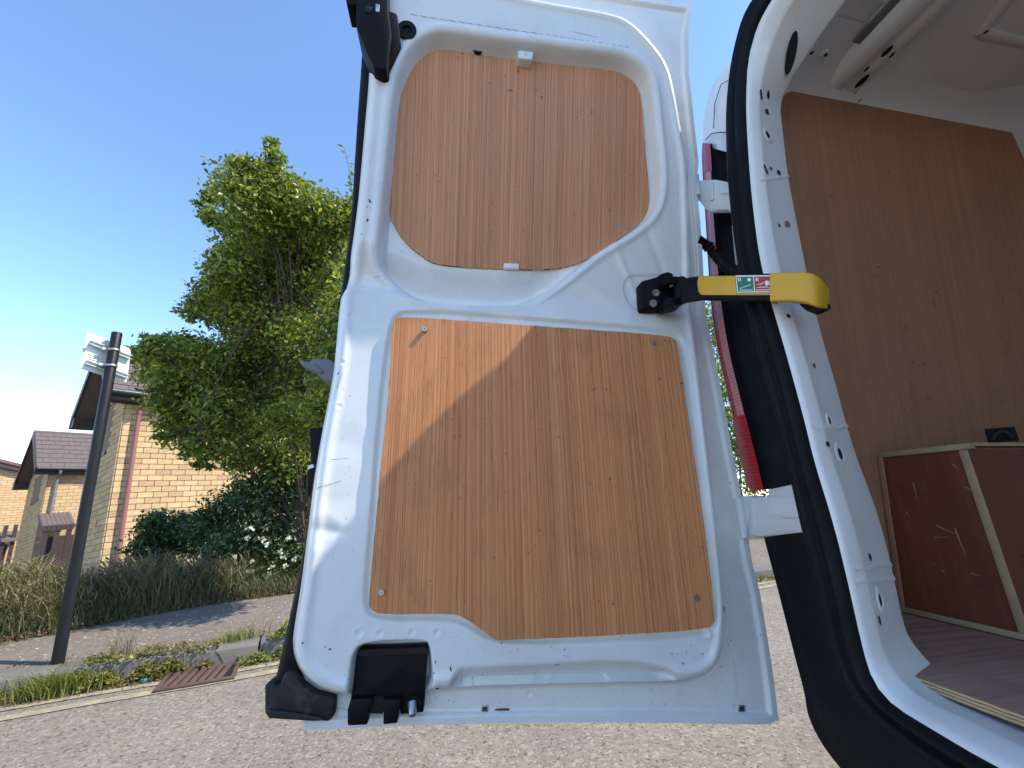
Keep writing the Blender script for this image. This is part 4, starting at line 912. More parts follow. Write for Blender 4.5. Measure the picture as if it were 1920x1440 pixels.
for t in (.02, .98):
    a = P[0]*(1-t)+P[1]*t; b = P[3]*(1-t)+P[2]*t; h = (P[1]-P[0])*.03; BK.add([a-h+snrm*.0007, b-h+snrm*.0007, b+h+snrm*.0007, a+h+snrm*.0007], [[0, 1, 2, 3]])
BK.build('sticker_print', M_RUST, PLT)
P = [onP(x, y, pc+snrm*.0008, snrm) for x, y in [(155.5, 651.5), (160.5, 653), (159.5, 660.5), (154.5, 659)]]; mk('foil_patch', P, [[0, 1, 2, 3]], M_PIPEGREY, PLT)

# ================================================================== GULLY GRATE
GR = empty('gully_grate', onZ(380, 1270, .004), 'rusty iron gully grate set in the gutter beside the kerb', 'drain grate')
def gp(a, b, z=.006): return kp(a, b, z)
a0, a1, gb0, gb1 = -.43, -.085, -.262, -.012
mk('grate_pit', [gp(a0, gb0, .0052), gp(a1, gb0, .0052), gp(a1, gb1, .0052), gp(a0, gb1, .0052)], [[0, 1, 2, 3]], M_DARK, GR)
for (x0, y0, x1, y1) in ((a0, gb0, a1, gb0+.02), (a0, gb1-.02, a1, gb1), (a0, gb0+.021, a0+.02, gb1-.021), (a1-.02, gb0+.021, a1, gb1-.021)):
    prism('grate_frame', [gp(x0, y0), gp(x1, y0), gp(x1, y1), gp(x0, y1)], (0, 0, .012), M_IRON, GR, .002)
gbar = None
for i in range(7):
    x = a0+.036+i*(a1-a0-.085)/6.6
    P = [gp(x-.016, gb0+.022, .006), gp(x+.010, gb0+.022, .006), gp(x+.034, gb1-.022, .006), gp(x+.008, gb1-.022, .006)]
    prism('grate_bar', P, (0, 0, .013), M_IRON, GR, .002)

# ================================================================== HOUSES
gv = np.array([-.13, -.945, .30]); gv /= np.linalg.norm(gv); GU = MC @ gv                   # true vertical: the street runs downhill to the left
hx = MC @ np.array([(1500-960)/F, (880-720)/F, 1]); hx -= GU*(hx @ GU); hx /= np.linalg.norm(hx); hy = np.cross(GU, hx); hy = hy if hy @ hx > -2 else hy
def at_depth(x, y, s): return CAM+ray(x, y)*s
def along(P, D, x=None, y=None):
    """distance along D from P at which the point projects to picture x (or y)"""
    lo, hi = -7.0, 16.0
    f = (lambda t: proj(P+D*t)[0]-x) if x is not None else (lambda t: proj(P+D*t)[1]-y)
    f0 = f(lo)
    for i in range(60):
        mid = (lo+hi)/2
        if (f(mid) > 0) == (f0 > 0): lo = mid
        else: hi = mid
    return lo
BRK = bpy.data.meshes.new('brick'); 
def brick_mesh(Lb, Hb, D_):
    bm = bmesh.new(); bmesh.ops.create_cube(bm, size=1); bmesh.ops.scale(bm, verts=bm.verts, vec=(Lb, D_, Hb))
    bmesh.ops.bevel(bm, geom=[e for e in bm.edges], offset=.004, segments=1, affect='EDGES')
    me = bpy.data.meshes.new('brick'); bm.to_mesh(me); bm.free(); me.materials.append(M_BRICK); return me
def rotm(ax, ay, az):
    return Matrix(((ax[0], ay[0], az[0]), (ax[1], ay[1], az[1]), (ax[2], ay[2], az[2]))).to_quaternion()
def brick_wall(parent, origin, D, n_out, length, z0, z1, Lb, Hb, top=None, single=0, seed=1, holes=(), score=None, wall_lab=None, depth=.02):
    """mortar slab plus bricks standing 8 mm proud; the most visible `single` bricks are objects, the rest one mesh"""
    r = random.Random(seed)
    tops = top if top else (lambda a: z1)
    aa = np.linspace(0, length, 25); P = [origin+D*a+GU*tops(a) for a in aa]+[origin+D*length+GU*z0, origin+GU*z0]
    wl = prism('wall', P, -n_out*.2, M_MORTAR, parent)
    if wall_lab: tag(wl, wall_lab)
    items = []; jt = .008
    nrow = int((z1-z0)/Hb)+1
    for k in range(nrow):
        z = z0+(k+.5)*Hb; a = -(Lb*.5 if k % 2 else 0)
        while a < length-.02:
            s, e = max(a, 0), min(a+Lb, length); a += Lb
            if e-s < .05: continue
            mid = (s+e)/2
            if z+Hb*.45 > min(tops(s), tops(e)): continue
            if any(h0 < e and s < h1 and hz0 < z+Hb*.4 and z-Hb*.4 < hz1 for h0, h1, hz0, hz1 in holes): continue
            c = origin+D*mid+GU*z+n_out*(.004+r.uniform(-.0015, .0025)); items.append((c, e-s-jt))
    full = [q for q in items if abs(q[1]-(Lb-jt)) < .001]; cut = [q for q in items if abs(q[1]-(Lb-jt)) >= .001]
    chosen = []
    if single:
        full.sort(key=lambda q: score(q[0])); chosen = full[:single]; full = full[single:]
        me = brick_mesh(Lb-jt, Hb-jt, .024); qt = rotm(D, -n_out, GU) if np.cross(D, -n_out) @ GU > 0 else rotm(D, n_out, GU)
        for c, l in chosen:
            o = bpy.data.objects.new('brick', me); COL.objects.link(o); o.parent = wl; o.location = c-ORG[wl.name]; o.rotation_mode = 'QUATERNION'; o.rotation_quaternion = qt
    bag = Bag()
    for c, l in full+cut: bag.box(c, D*l/2, n_out*.012, GU*(Hb-jt)/2)
    if bag.V: tag(bag.build('brickwork', M_BRICK, wl), kind='stuff')
    return wl
def house(name, label, cpx, s, L, gable_x, eave_y, Hb, Lb, single, pipe_mat, pipe_off, ridge_px, seed, drop):
    c = at_depth(*cpx, s)
    eh = along(c, GU, y=eave_y); G_ = along(c, hy, x=gable_x); z0 = -drop
    ez = eh
    nF = -hy; nG = -hx
    base = c+GU*z0
    root = empty(name, base, label, 'house', 'brick houses stepping down the street')
    ov = .28
    # ridge height from the picture
    rm = c+hy*(G_/2); rh = along(rm-hx*.3, GU, y=ridge_px)
    score = lambda p: (0 if (150 < proj(p)[0] < 480 and 730 < proj(p)[1] < 1060) else 5000)+proj(p)[0]+abs(proj(p)[1]-880)*.25
    brick_wall(root, c, hx, nF, L, z0, ez, Lb, Hb, None, single, seed, score=score)
    gh = []
    if name == 'brick_house':
        pass
    topf = lambda a: ez+(rh-ez)*(1-abs(a-G_/2)/(G_/2))-.02
    return root, c, eh, G_, z0, rh, topf, nF, nG
def roof(root, c, L, G_, eh, rh, ov, mat_t, courses, nG, nF):
    # front slope in lapped tile courses, back slope slab, ridge, barge boards, gutter
    e0 = c-hx*.34+GU*eh-hy*ov-GU*(ov*(rh-eh)/(G_/2)); r0 = c-hx*.34+hy*(G_/2)+GU*rh
    sl = r0-e0; nrm = np.cross(hx, sl/np.linalg.norm(sl)); nrm = nrm if nrm @ GU > 0 else -nrm
    RF = prism('roof', [e0, e0+hx*(L+.6), r0+hx*(L+.6), r0], -nrm*.09, M_FASCIA, root)
    per = 16
    for k in range(courses):
        a = e0+sl*(k/courses); b = e0+sl*((k+1)/courses)
        bag = Bag(); tw = .30
        x = -(tw/2 if k % 2 else 0)
        while x < L+.6:
            s0, s1 = max(x, 0), min(x+tw-.006, L+.6); x += tw
            if s1-s0 < .03: continue
            ctr = (a+b)/2+hx*(s0+s1)/2+nrm*.022
            d = (b-a); d_t = d*.54-nrm*.008
            bag.box(ctr, hx*(s1-s0)/2, d_t, nrm*.009)
        bag.build('tile_course', mat_t, RF)
    bk = c-hx*.34+hy*(G_+ov)+GU*(eh-ov*(rh-eh)/(G_/2)); sb = r0-bk; nb = np.cross(sb/np.linalg.norm(sb), hx); nb = nb if nb @ GU > 0 else -nb
    prism('roof_slope', [bk, bk+hx*(L+.6), r0+hx*(L+.6)-nb*.005, r0-nb*.005], -nb*.10, [M_TILE], RF)
    tube('ridge_tile', [r0+nrm*.0+GU*.01, r0+hx*(L+.6)+GU*.01], .07, mat_t, RF, 8)
    for P0_, P1_ in ((e0, r0), (bk, r0)):
        dd = P1_-P0_; bag = Bag()
        bar_ = prism('barge_board', [P0_-hx*.012+GU*.05, P1_-hx*.012+GU*.05, P1_-hx*.012-GU*.17, P0_-hx*.012-GU*.17], hx*.03, M_FASCIA, RF)
    prism('soffit_box', [bk-GU*.17, bk+GU*.02, bk-hy*ov+GU*.02, bk-hy*(ov)-GU*.17], hx*.36, M_FASCIA, RF)
    g0 = e0-hy*.05-GU*.03
    tube('gutter', [g0+hx*.02, g0+hx*(L+.5)], .058, M_GUTTER, RF, 10)
    prism('fascia', [e0-GU*.02+hy*.02, e0-GU*.16+hy*.02, e0-GU*.16+hx*(L+.5)+hy*.02, e0-GU*.02+hx*(L+.5)+hy*.02], hy*.02, M_FASCIA, RF)
    prism('soffit', [e0-GU*.16+hy*.03, e0-GU*.16+hx*(L+.5)+hy*.03, e0-GU*.16+hx*(L+.5)+hy*(ov-.004), e0-GU*.16+hy*(ov-.004)], GU*.015, M_FASCIA, RF)
    return e0, RF
def downpipe(root, c, xoff, eh, z0, e0, mat, collar=True):
    a = c+hx*xoff-hy*.12
    top = e0+hx*((a-e0) @ hx)-hy*.05-GU*.08
    P = smooth_line([top, top-GU*.10, a+GU*(eh-.50), a+GU*(eh-.62), a+GU*(z0+.02)], 60, 2)
    dp = tube('downpipe', P, .036, mat, root, 12)
    for zz in (eh-.62, (eh+z0)*.5-.1, z0+.3):
        tube('pipe_collar', [a+GU*(zz-.03), a+GU*(zz+.03)], .043, mat, dp, 12)
    return dp
def window(root, P, D, n_out, w, h, mat_f, name='window', sill=True):
    """P lower-left corner on the wall face"""
    wd = prism(name, [P, P+D*w, P+D*w+GU*h, P+GU*h], n_out*.012, mat_f, root)
    prism('pane', [P+D*.05+GU*.05, P+D*(w-.05)+GU*.05, P+D*(w-.05)+GU*(h-.05), P+D*.05+GU*(h-.05)], n_out*.016, M_GLASS, wd)
    if sill: prism('sill', [P-D*.05-GU*.07, P+D*(w+.05)-GU*.07, P+D*(w+.05), P-D*.05], n_out*.06, M_FASCIA, wd)
    return wd
# near house
HB, LB = .1055, .235
root, c, eh, G_, z0, rh, topf, nF, nG = house('brick_house', 'nearest buff brick house with red-brown downpipe, half hidden by the tree', (221, 852), 7.6, 7.5, 163, 716, HB, LB, 300, M_PIPERED, .4, 646, 3, 2.6)
def gspan(x0, x1, c): return along(c, hy, x=x0), along(c, hy, x=x1)
g1 = along(c+GU*.5, hy, x=204); g0 = along(c+GU*.5, hy, x=186)
wz1 = along(c+hy*g1, GU, y=764); wz0 = along(c+hy*g1, GU, y=846)
brick_wall(root, c+hy*.0, hy, nG, G_, z0, rh, LB, HB, topf, 0, 8, holes=[(g1, g1+.8, wz0, wz1)])
window(root, c+hy*g1+GU*wz0-nG*.03, hy, nG, .8, wz1-wz0, M_UPVC)
bz = along(c, GU, y=1000)
window(root, c+hy*.55+GU*(bz)+nG*.004, hy, nG, .32, .34, M_CONC, 'vent_window', False)
prism('back_wall', [c+hy*G_+GU*z0, c+hy*G_+hx*7.5+GU*z0, c+hy*G_+hx*7.5+GU*(eh-.05), c+hy*G_+GU*(eh-.05)], -hy*.1, M_MORTAR, root)
e0, RF1 = roof(root, c, 7.5, G_, eh, rh, .28, M_TILE, 9, nG, nF)
downpipe(root, c, along(c, hx, x=246), eh, z0, e0, M_PIPERED)
# second house
root2, c2, eh2, G2, z02, rh2, topf2, nF, nG = house('brick_house', 'middle buff brick house with grey downpipe and tiled porch, left of the post', (84, 930), 12.5, 6.0, 47, 866, .1055, .235, 0, M_PIPEGREY, .4, 811, 5, 3.4)
g1 = along(c2, hy, x=66); wz1 = along(c2+hy*g1, GU, y=893); wz0 = along(c2+hy*g1, GU, y=940)
brick_wall(root2, c2, hy, nG, G2, z02, rh2, .235, .1055, topf2, 0, 9, holes=[(g1-.5, g1+.5, wz0, wz1)])
window(root2, c2+hy*(g1-.45)+GU*wz0-nG*.02, hy, nG, .9, wz1-wz0, M_FASCIA)
prism('back_wall', [c2+hy*G2+GU*z02, c2+hy*G2+hx*6+GU*z02, c2+hy*G2+hx*6+GU*(eh2-.05), c2+hy*G2+GU*(eh2-.05)], -hy*.1, M_MORTAR, root2)
e02, RF2 = roof(root2, c2, 6.0, G2, eh2, rh2, .28, M_TILE, 8, nG, nF)
downpipe(root2, c2, along(c2, hx, x=100), eh2, z02, e02, M_PIPEGREY)
# porch of the second house
px0 = along(c2, hx, x=80); px1 = along(c2, hx, x=137); zp = along(c2+hx*px0, GU, y=1002); zb_ = zp-1.9
pr = prism('porch_roof', [c2+hx*px0-hy*.9+GU*zp, c2+hx*px1-hy*.9+GU*zp, c2+hx*px1+GU*(zp+.45), c2+hx*px0+GU*(zp+.45)], GU*.10, M_FASCIA, root2)
for i in range(7):
    t0 = i/7; tube('porch_tile', [c2+hx*(px0+(px1-px0)*(t0+.07))-hy*.93+GU*(zp+.10), c2+hx*(px0+(px1-px0)*(t0+.07))+GU*(zp+.54)], .07, M_TILE, pr, 8)
for xx in (px0+.08, (px0+px1)/2, px1-.08):
    box('porch_post', c2+hx*xx-hy*.82+GU*(zp-.95), hx*.05, hy*.05, GU*.95, M_FASCIA, root2)
prism('porch_door', [c2+hx*(px0+.3)-hy*.03+GU*zb_, c2+hx*(px0+1.2)-hy*.03+GU*zb_, c2+hx*(px0+1.2)-hy*.03+GU*(zp-.1), c2+hx*(px0+.3)-hy*.03+GU*(zp-.1)], -hy*.02, M_DOORBR, root2)
# third house
c3 = at_depth(54, 960, 19.0); z3t = along(c3, GU, y=893)
root3 = empty('brick_house', c3-GU*3.2, 'farthest buff brick house, gable end with red verge at the picture edge', 'house', 'brick houses stepping down the street')
Lw = 9.0; xl = along(c3, -hx, x=0)
def top3(a): return z3t+.0+a*.32
V = [c3-GU*3.2, c3-hx*Lw-GU*3.2, c3-hx*Lw+GU*top3(Lw), c3+GU*top3(0)]
w3 = mk('wall', V, [[0, 1, 2, 3]], M_FARBRICK, root3)
uvl = w3.data.uv_layers.new(name='UVMap')
for li, l in enumerate(w3.data.loops):
    v = np.array(V[l.vertex_index]); uvl.data[li].uv = (float((v-c3) @ hx), float((v-c3) @ GU))
a, b = c3+hx*.35+GU*(top3(-.35)), c3-hx*Lw+GU*top3(Lw)
RF3 = prism('verge_board', [a-hy*.25, b-hy*.25, b-hy*.25+GU*.20, a-hy*.25+GU*.20], hy*.3, M_FASCIA, root3)
prism('roof', [a-hy*.3+GU*.20, b-hy*.3+GU*.20, b-hy*.3+GU*.34, a-hy*.3+GU*.34], hy*6, M_TILERED, root3)
tube('downpipe', [c3+hx*.02-hy*.1+GU*z3t, c3+hx*.02-hy*.1-GU*2.8], .04, M_GUTTER, root3, 8)
for xx in (12, 30, 52, 70):
    t = along(c3, -hx, x=xx) if xx < 54 else -along(c3, hx, x=xx)
    if xx in (12, 30): box('porch_post', c3-hx*t-hy*.8+GU*(-1.6), hx*.06, hy*.06, GU*1.0, M_FASCIA, root3)
t0, t1 = along(c3, -hx, x=8), along(c3, -hx, x=42); zp3 = along(c3, GU, y=1016)
prism('porch_roof', [c3-hx*t0-hy*1.0+GU*(zp3), c3-hx*t1-hy*1.0+GU*(zp3), c3-hx*t1+GU*(zp3+.4), c3-hx*t0+GU*(zp3+.4)], GU*.1, M_TILE, root3)
prism('porch_door', [c3-hx*(t0-.3)-hy*.03-GU*3, c3-hx*(t1+.4)-hy*.03-GU*3, c3-hx*(t1+.4)-hy*.03+GU*(zp3-.05), c3-hx*(t0-.3)-hy*.03+GU*(zp3-.05)], -hy*.02, M_DOORBR, root3)

# ================================================================== VEGETATION
def leaf_cloud(blobs, count, size, seed, shell=.55, up=.35, flat=.25):
    """blobs: centre(3), radius; leaf = folded 4-tri blade in a random pose"""
    r = np.random.default_rng(seed); wts = np.array([b[1]**2.0 for b in blobs]); wts /= wts.sum()
    k = r.choice(len(blobs), count, p=wts); C_ = np.array([b[0] for b in blobs])[k]; R_ = np.array([b[1] for b in blobs])[k]
    v = r.normal(size=(count, 3)); v /= np.linalg.norm(v, axis=1)[:, None]
    # clump leaves on twigs: sub-clusters give light and dark clumps
    ncl = max(12, count//22); ci = r.integers(0, ncl, count)
    dirs = r.normal(size=(ncl, 3)); dirs /= np.linalg.norm(dirs, axis=1)[:, None]; rad = shell+(1-shell)*r.random(ncl)
    kc = r.choice(len(blobs), ncl, p=wts)
    cen = np.array([b[0] for b in blobs])[kc]+dirs*(np.array([b[1] for b in blobs])[kc]*rad)[:, None]
    spread = np.array([b[1] for b in blobs])[kc]*.30
    P = cen[ci]+np.clip(r.normal(size=(count, 3)), -1.9, 1.9)*np.minimum(spread, .14)[ci][:, None]*np.array([1, 1, .65])
    stray = r.random(count) < .12
    P[stray] = (C_+v*(R_*r.random(count)**.4*1.08)[:, None])[stray]
    out = dirs[ci]
    nrm = r.normal(size=(count, 3))*.75+out*.5+np.array([0, 0, up]); nrm /= np.linalg.norm(nrm, axis=1)[:, None]
    t = r.normal(size=(count, 3)); t -= nrm*(t*nrm).sum(1)[:, None]; t /= np.linalg.norm(t, axis=1)[:, None]; b = np.cross(nrm, t)
    s = (size*(.6+.8*r.random(count)))[:, None]
    V = np.stack([P-t*s, P-t*s*.1+b*s*.46+nrm*s*.12, P+t*s, P-t*s*.1-b*s*.46+nrm*s*.12], 1)
    Fc = (np.arange(count)*4)[:, None]+np.array([0, 1, 2, 3])
    V = V.reshape(-1, 3); Fa = Fc
    tri = np.concatenate([Fa[:, [0, 1, 2]], Fa[:, [0, 2, 3]]], 0)
    return V, tri
def px_blobs(L, dep, seed, dj=.35):
    r = random.Random(seed); B = []
    for x, y, rp in L:
        s = dep+r.uniform(-dj, dj); B.append((at_depth(x, y, s), rp*s/F))
    return B
TD = 4.5
tb = [(510, 270, 13), (517, 300, 20), (500, 315, 16), (455, 320, 28), (430, 345, 34), (400, 365, 20), (382, 385, 13), (395, 410, 16), (475, 345, 40), (520, 360, 48), (560, 355, 20), (560, 395, 50), (500, 400, 60), (600, 410, 45), (640, 420, 45), (455, 420, 38), (480, 460, 55), (560, 470, 80), (630, 480, 60), (440, 500, 40), (420, 520, 30), (500, 540, 70), (590, 560, 70), (400, 550, 30), (375, 575, 28), (352, 588, 15), (440, 575, 45), (420, 600, 28), (520, 620, 60), (590, 640, 60), (480, 640, 40), (300, 655, 30), (275, 665, 22), (330, 660, 36), (365, 650, 26), (390, 680, 45), (300, 690, 34), (340, 705, 45), (440, 690, 55), (500, 710, 60), (570, 720, 50), (330, 745, 38), (370, 770, 50), (335, 800, 36), (305, 825, 16), (420, 770, 50), (480, 780, 55), (550, 790, 50), (360, 838, 22), (400, 830, 36), (450, 850, 35), (500, 860, 30), (560, 870, 45), (380, 870, 15), (665, 465, 50), (655, 400, 24), (640, 540, 45)]
trunk_base = kp((at_depth(575, 1100, TD)-K0) @ KD, PW+.55, .1)
TR = empty('broadleaf_tree', trunk_base, 'bushy green tree rising behind the open van door, in front of the brick house', 'tree')
blobs = px_blobs(tb, TD, 4, .6)+px_blobs([(640, 700, 50), (680, 640, 60), (700, 720, 60), (620, 770, 40), (665, 580, 55), (720, 600, 60), (700, 520, 55), (660, 800, 40), (740, 680, 50)], 3.55, 8, .22)
top_pt = at_depth(525, 330, TD)
tube('trunk', smooth_line([trunk_base-UPV*.3, trunk_base+np.array([.02, .05, .7]), trunk_base*.55+top_pt*.45+np.array([.1, 0, 0]), top_pt], 24, 2), np.linspace(.075, .012, 24), M_BARK, TR, 10)
bag = Bag(); rb = random.Random(3)
for i, (c_, r_) in enumerate(blobs):
    t = rb.uniform(.12, .75); a = trunk_base*(1-t)+(trunk_base*.5+top_pt*.5)*t if t < .4 else trunk_base*(1-t)+top_pt*t
    mid = a*.5+c_*.5+np.array([rb.gauss(0, .1), rb.gauss(0, .1), rb.uniform(-.05, .15)])
    bag.tube(smooth_line([a, mid, c_, c_+(c_-a)*.02], 9, 2), np.linspace(.013, .002, 9), 5)
    for k in range(4):
        e = c_+np.array([rb.gauss(0, 1), rb.gauss(0, 1), rb.gauss(0, .7)])*r_*.8; bag.tube([mid*.3+c_*.7, c_*.5+e*.5+UPV*.03, e], [.006, .004, .0015], 4)
bag.build('branches', M_BARK, TR)
V, T = leaf_cloud(blobs, 105000, .0275, 21)
mk('crown', V, T, M_LEAF, TR)
# light-leaved sapling shoot beside the door edge
sb = at_depth(660, 480, 5.2); SB = empty('sapling', kp((sb-K0) @ KD, PW+.5, .15), 'light green sapling shoots sticking up beside the door edge', 'sapling')
bag = Bag(); lv = Bag(); r = random.Random(9)
for pts in [[(668, 480), (662, 420), (660, 340), (645, 275)], [(700, 500), (690, 430), (668, 380), (660, 330)], [(640, 480), (632, 430), (622, 390), (618, 362)], [(660, 520), (650, 470), (640, 430), (650, 400)]]:
    P = smooth_line([at_depth(x, y, 5.2) for x, y in pts], 20, 2); full = np.vstack([[SB.location[:]], P])
    bag.tube(smooth_line(full, 30, 1), np.linspace(.012, .002, 30), 5)
    for p in P[3:]:
        for k in range(3):
            d = np.array([r.gauss(0, 1), r.gauss(0, 1), r.uniform(0, 1.0)]); d /= np.linalg.norm(d); b = np.cross(d, [r.gauss(0, 1), r.gauss(0, 1), 1]); b /= np.linalg.norm(b); l = r.uniform(.06, .10)
            lv.add([p, p+d*l*.45+b*l*.22, p+d*l, p+d*l*.45-b*l*.22], [[0, 1, 2], [0, 2, 3]])
bag.build('stem', M_BARK, SB); lv.build('leaves', M_LEAFLT, SB)
# shrubs under the tree
def shrub(name, label, cat, L, dep, count, size, mat, seed, group=None):
    B = px_blobs(L, dep, seed, .3); c_ = np.mean([b[0] for b in B], 0)
    base = np.array([c_[0], c_[1], KH+.06]); rt = empty(name, base, label, cat, group)
    bg_ = Bag(); rr_ = random.Random(seed)
    for cc, r_ in B: bg_.tube(smooth_line([base+np.array([rr_.gauss(0, .12), rr_.gauss(0, .12), -.1]), base*.5+cc*.5+np.array([rr_.gauss(0, .08), 0, .05]), cc], 7, 2), np.linspace(.014, .003, 7), 5)
    bg_.build('stems', M_BARK, rt); V, T = leaf_cloud(B, count, size, seed, .35); mk('foliage', V, T, mat, rt); return rt, B
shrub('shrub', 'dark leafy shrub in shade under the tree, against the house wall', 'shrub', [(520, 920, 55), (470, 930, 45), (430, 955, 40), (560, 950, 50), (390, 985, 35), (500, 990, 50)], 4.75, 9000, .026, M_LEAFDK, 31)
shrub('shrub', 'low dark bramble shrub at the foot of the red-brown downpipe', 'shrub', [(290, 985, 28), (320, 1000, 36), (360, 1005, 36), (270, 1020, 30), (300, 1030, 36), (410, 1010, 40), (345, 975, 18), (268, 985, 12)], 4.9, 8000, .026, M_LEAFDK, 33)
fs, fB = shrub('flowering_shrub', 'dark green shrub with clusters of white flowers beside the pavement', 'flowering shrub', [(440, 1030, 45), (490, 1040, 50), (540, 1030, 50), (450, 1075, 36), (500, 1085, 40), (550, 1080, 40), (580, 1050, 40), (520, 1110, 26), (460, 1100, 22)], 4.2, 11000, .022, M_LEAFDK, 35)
rf = random.Random(12)
for x, y in [(428, 1068), (436, 1080), (447, 1074), (455, 1064), (462, 1072), (470, 1070), (425, 1096), (446, 1088), (440, 1045), (472, 1052), (525, 1035), (535, 1062), (505, 1078), (512, 1062), (478, 1084), (552, 1050), (490, 1010), (540, 1010), (470, 990), (462, 1010), (530, 1045), (500, 1020)]:
    p = at_depth(x, y, 4.2-.26+rf.uniform(-.05, .08)); bag = Bag()
    for k in range(14):
        d = np.array([rf.gauss(0, 1), rf.gauss(0, 1)-.5, rf.gauss(0, .7)+.4]); d /= np.linalg.norm(d); q_ = p+np.array([rf.gauss(0, .015), rf.gauss(0, .012), rf.gauss(0, .012)]); b = np.cross(d, [rf.gauss(0, 1), rf.gauss(0, 1), rf.gauss(0, 1)]); b /= np.linalg.norm(b); l = rf.uniform(.009, .016)
        e = np.cross(d, b); bag.add([q_+b*l, q_+e*l, q_-b*l, q_-e*l], [[0, 1, 2, 3]])
    bag.build('flower_cluster', M_FLOWER, fs)
# hedge seen through the slit between door and lamp
hb_ = [(1340, 600, 60), (1370, 660, 70), (1330, 700, 70), (1390, 740, 70), (1350, 790, 80), (1400, 830, 70), (1360, 880, 70), (1420, 900, 60), (1300, 800, 80), (1310, 620, 60), (1440, 800, 90)]
shrub('hedge_tree', 'dense green hedge tree glimpsed in the slit between door and tail lamp', 'tree', hb_, 8.5, 14000, .042, M_LEAF, 41)
# grasses
def blades(name, label, pts_fn, count, h0, h1, wid, mat, seed, lean=.5, seedheads=.0, origin=(0, 0, 0), seg=4):
    r = np.random.default_rng(seed); V = []; Fc = []; k0 = 0
    for i in range(count):
        p = pts_fn(r); h = r.uniform(h0, h1)*(1 if h1 < .3 else .62+.62*(.5+.5*math.sin(p[0]*4.1+1)*math.sin(p[1]*5.3+p[0]*2.2))); a = r.uniform(0, 2*math.pi); d = np.array([math.cos(a), math.sin(a), 0])*lean*h*r.uniform(.2, 1.0)+np.array([-.12*h, 0, 0]); b = np.array([-math.sin(a), math.cos(a), 0])*wid*r.uniform(.6, 1.3)
        sh = r.random() < seedheads
        for j in range(seg+1):
            t = j/seg; c_ = p+d*t**1.6+UPV*h*(t-.36*t**2.4); w = b*(1-t*.92)
            if sh and j >= seg-1: w = b*1.6*(1.0 if j == seg-1 else .25)
            V += [c_-w, c_+w]
        for j in range(seg): q_ = k0+2*j; Fc.append([q_, q_+1, q_+3, q_+2])
        k0 += 2*(seg+1)
    o = mk(name, V, Fc, mat, None, origin=origin); tag(o, label, None, None, 'stuff'); return o
def vb(r, A0, A1, B0, B1, z=.03):
    a = r.uniform(A0, A1); b = r.uniform(B0, B1)**1.0
    return kp(a, pw(a)+b, KH+z*min(1, max(0, b)/.2)+.09*min(1, max(0, b)/.6)-1.1*max(0, min(1, (b-1.2)/4))-.12*max(0, -a-2)*min(1, b/3))
blades('verge_grass', 'tall dry seeding grass along the back of the pavement', lambda r: vb(r, -3.4, -.25, .03, 1.0), 9000, .16, .46, .0030, M_GRASSDRY, 51, .9, .5)
blades('verge_grass', 'green undergrowth low in the tall verge grass', lambda r: vb(r, -3.4, .6, -.05, .9), 11000, .06, .28, .0042, M_GRASSMID, 52, .9)
blades('verge_grass', 'rough dry grass farther down the bank below the houses', lambda r: vb(r, -9, 7, 1.0, 3.4), 14000, .2, .5, .006, M_GRASSDRY, 53, .8, .4)
blades('verge_grass', 'short dry grass at the foot of the flowering shrub', lambda r: vb(r, -.5, .5, -.04, .12), 420, .05, .20, .0026, M_GRASSDRY, 54, 1.1, .3)
def around(a, b, sx_, sy_, z):
    return lambda r: kp(a+r.normal(0, sx_), b+r.normal(0, sy_), z)
gt = blades('grass_tuft', 'bright green grass tuft in the gutter left of the post', around(-.86, -.03, .085, .028, .0), 900, .06, .20, .0024, M_GRASSGRN, 61, 1.0)
blades('grass_tuft', 'pale grass tuft on the kerb above the grate', around(-.13, .10, .05, .03, KH), 260, .03, .10, .0018, M_GRASSGRN, 62, 1.0)
blades('grass_tuft', 'dry yellow grass stalks on the kerb beside the post', around(-.68, .06, .03, .03, KH), 80, .08, .22, .0016, M_GRASSDRY, 63, .7, .3)
blades('grass_tuft', 'dry curved grass stalks on the pavement edge near the door', around(-.06, .10, .05, .03, KH), 60, .08, .18, .0015, M_GRASSDRY, 64, .9, .2)
blades('grass_tuft', 'thin bleached stalks among the kerb weeds', around(-.40, .0, .12, .04, .03), 140, .06, .17, .0014, M_GRASSDRY, 65, .9, .3)
def weeds(name, label, spots, seed, size=.016, mat=None):
    r = np.random.default_rng(seed); V = []; Fc = []
    for A0, A1, b, sb, z, n_, hh in spots:
        for i in range(n_):
            a = r.uniform(A0, A1); bump_ = .5+.5*math.sin(a*31+seed)*math.sin(a*13)
            p = kp(a, b+r.normal(0, sb), z+hh*bump_*r.random()**.8)
            d = np.array([r.normal(), r.normal(), r.uniform(-.2, .9)]); d /= np.linalg.norm(d); b_ = np.cross(d, [r.normal(), r.normal(), 1.]); b_ /= np.linalg.norm(b_); l = size*r.uniform(.5, 1.4)
            k = len(V); V += [p, p+d*l*.5+b_*l*.33, p+d*l, p+d*l*.5-b_*l*.33]; Fc += [[k, k+1, k+2], [k, k+2, k+3]]
    o = mk(name, V, Fc, mat or M_WEED, None); tag(o, label, None, None, 'stuff')
weeds('kerb_weeds', 'yellow-green and reddish weeds growing along the kerb foot', [(-.80, -.42, -.015, .025, .0, 3200, .11), (-.80, -.2, .02, .03, KH, 900, .05), (-.46, -.22, -.0, .02, .0, 900, .09), (-1.5, -.95, -.01, .02, 0, 900, .08)], 71, .017)
weeds('kerb_weeds', 'fresh green weeds along the kerb near the black door boot', [(-.09, .35, -.01, .025, 0, 1900, .10), (.05, .3, .03, .03, KH, 900, .09)], 72, .019, M_GRASSGRN)
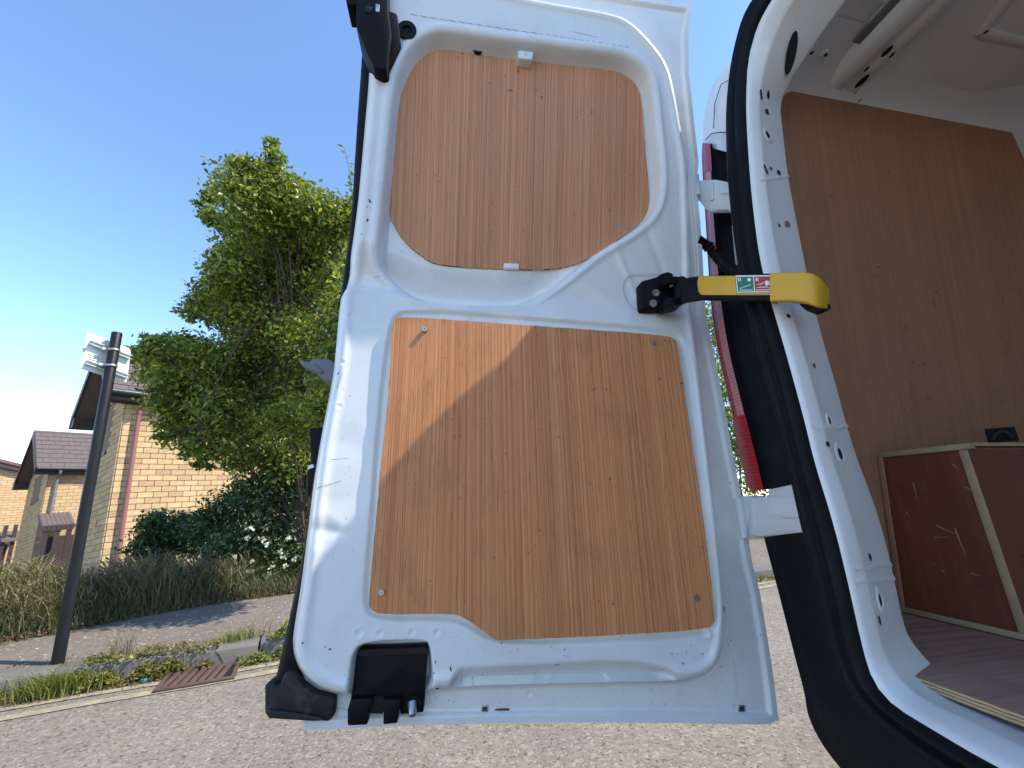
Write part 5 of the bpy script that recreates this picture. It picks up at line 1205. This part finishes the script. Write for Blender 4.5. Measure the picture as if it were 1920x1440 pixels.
weeds('kerb_weeds', 'small weeds at the kerb seen right of the door', [(3.4, 5.5, -.02, .04, 0, 900, .06)], 73, .03)
weeds('leaf_litter', 'brown leaf litter in the gutter and along the verge edge', [(-1.5, -.43, -.06, .03, .004, 900, .008), (-.5, .4, -.05, .03, .004, 300, .006), (-1.4, .4, .16, .03, KH, 300, .006)], 74, .012, simple('dead_leaf', (.13, .075, .04), .9, .4))
r_ = np.random.default_rng(75); V = []; Fc = []
for i in range(2600):
    a = r_.uniform(-2.2, .6); p = kp(a, pw(a)+r_.normal(0, .035)+.01, KH+.012+.03*r_.random()); d = r_.normal(size=3); d[2] = abs(d[2])*.5; d /= np.linalg.norm(d); b_ = np.cross(d, r_.normal(size=3)); b_ /= np.linalg.norm(b_); l = .018*r_.uniform(.5, 1.4); k = len(V)
    V += [p, p+d*l*.5+b_*l*.3, p+d*l, p+d*l*.5-b_*l*.3]; Fc += [[k, k+1, k+2], [k, k+2, k+3]]
o = mk('edge_litter', V, Fc, MATS['dead_leaf'], None); tag(o, 'dead leaves along the ragged verge edge', None, None, 'stuff')
# thin dead twig on the pavement, scrap of litter
o = tube('dead_twig', [onZ(258, 1219, KH+.008), onZ(296, 1207, KH+.014), onZ(330, 1196, KH+.02)], [.004, .0035, .002], M_GRASSDRY, None, 6, origin=onZ(300, 1208, KH)); tag(o, 'thin dead twig lying on the pavement behind the weeds', 'twig')
lp = kp(-.52, -.06, .006)
o = prism('litter_scrap', [lp+KD*.02, lp+KD*.005+KN*.015, lp-KD*.018+KN*.004, lp-KD*.008-KN*.012], (0, 0, .012), simple('teal_plastic', (.03, .28, .22), .4, .1), None, .002, origin=lp); tag(o, 'small teal plastic scrap in the gutter litter', 'litter')
for x, y in [(1475, 1390), (1462, 1240)]:
    pass
SC.render.engine = 'CYCLES'
SC.cycles.max_bounces = 6; SC.cycles.diffuse_bounces = 5; SC.cycles.glossy_bounces = 3; SC.cycles.transmission_bounces = 4; SC.cycles.caustics_reflective = False; SC.cycles.caustics_refractive = False
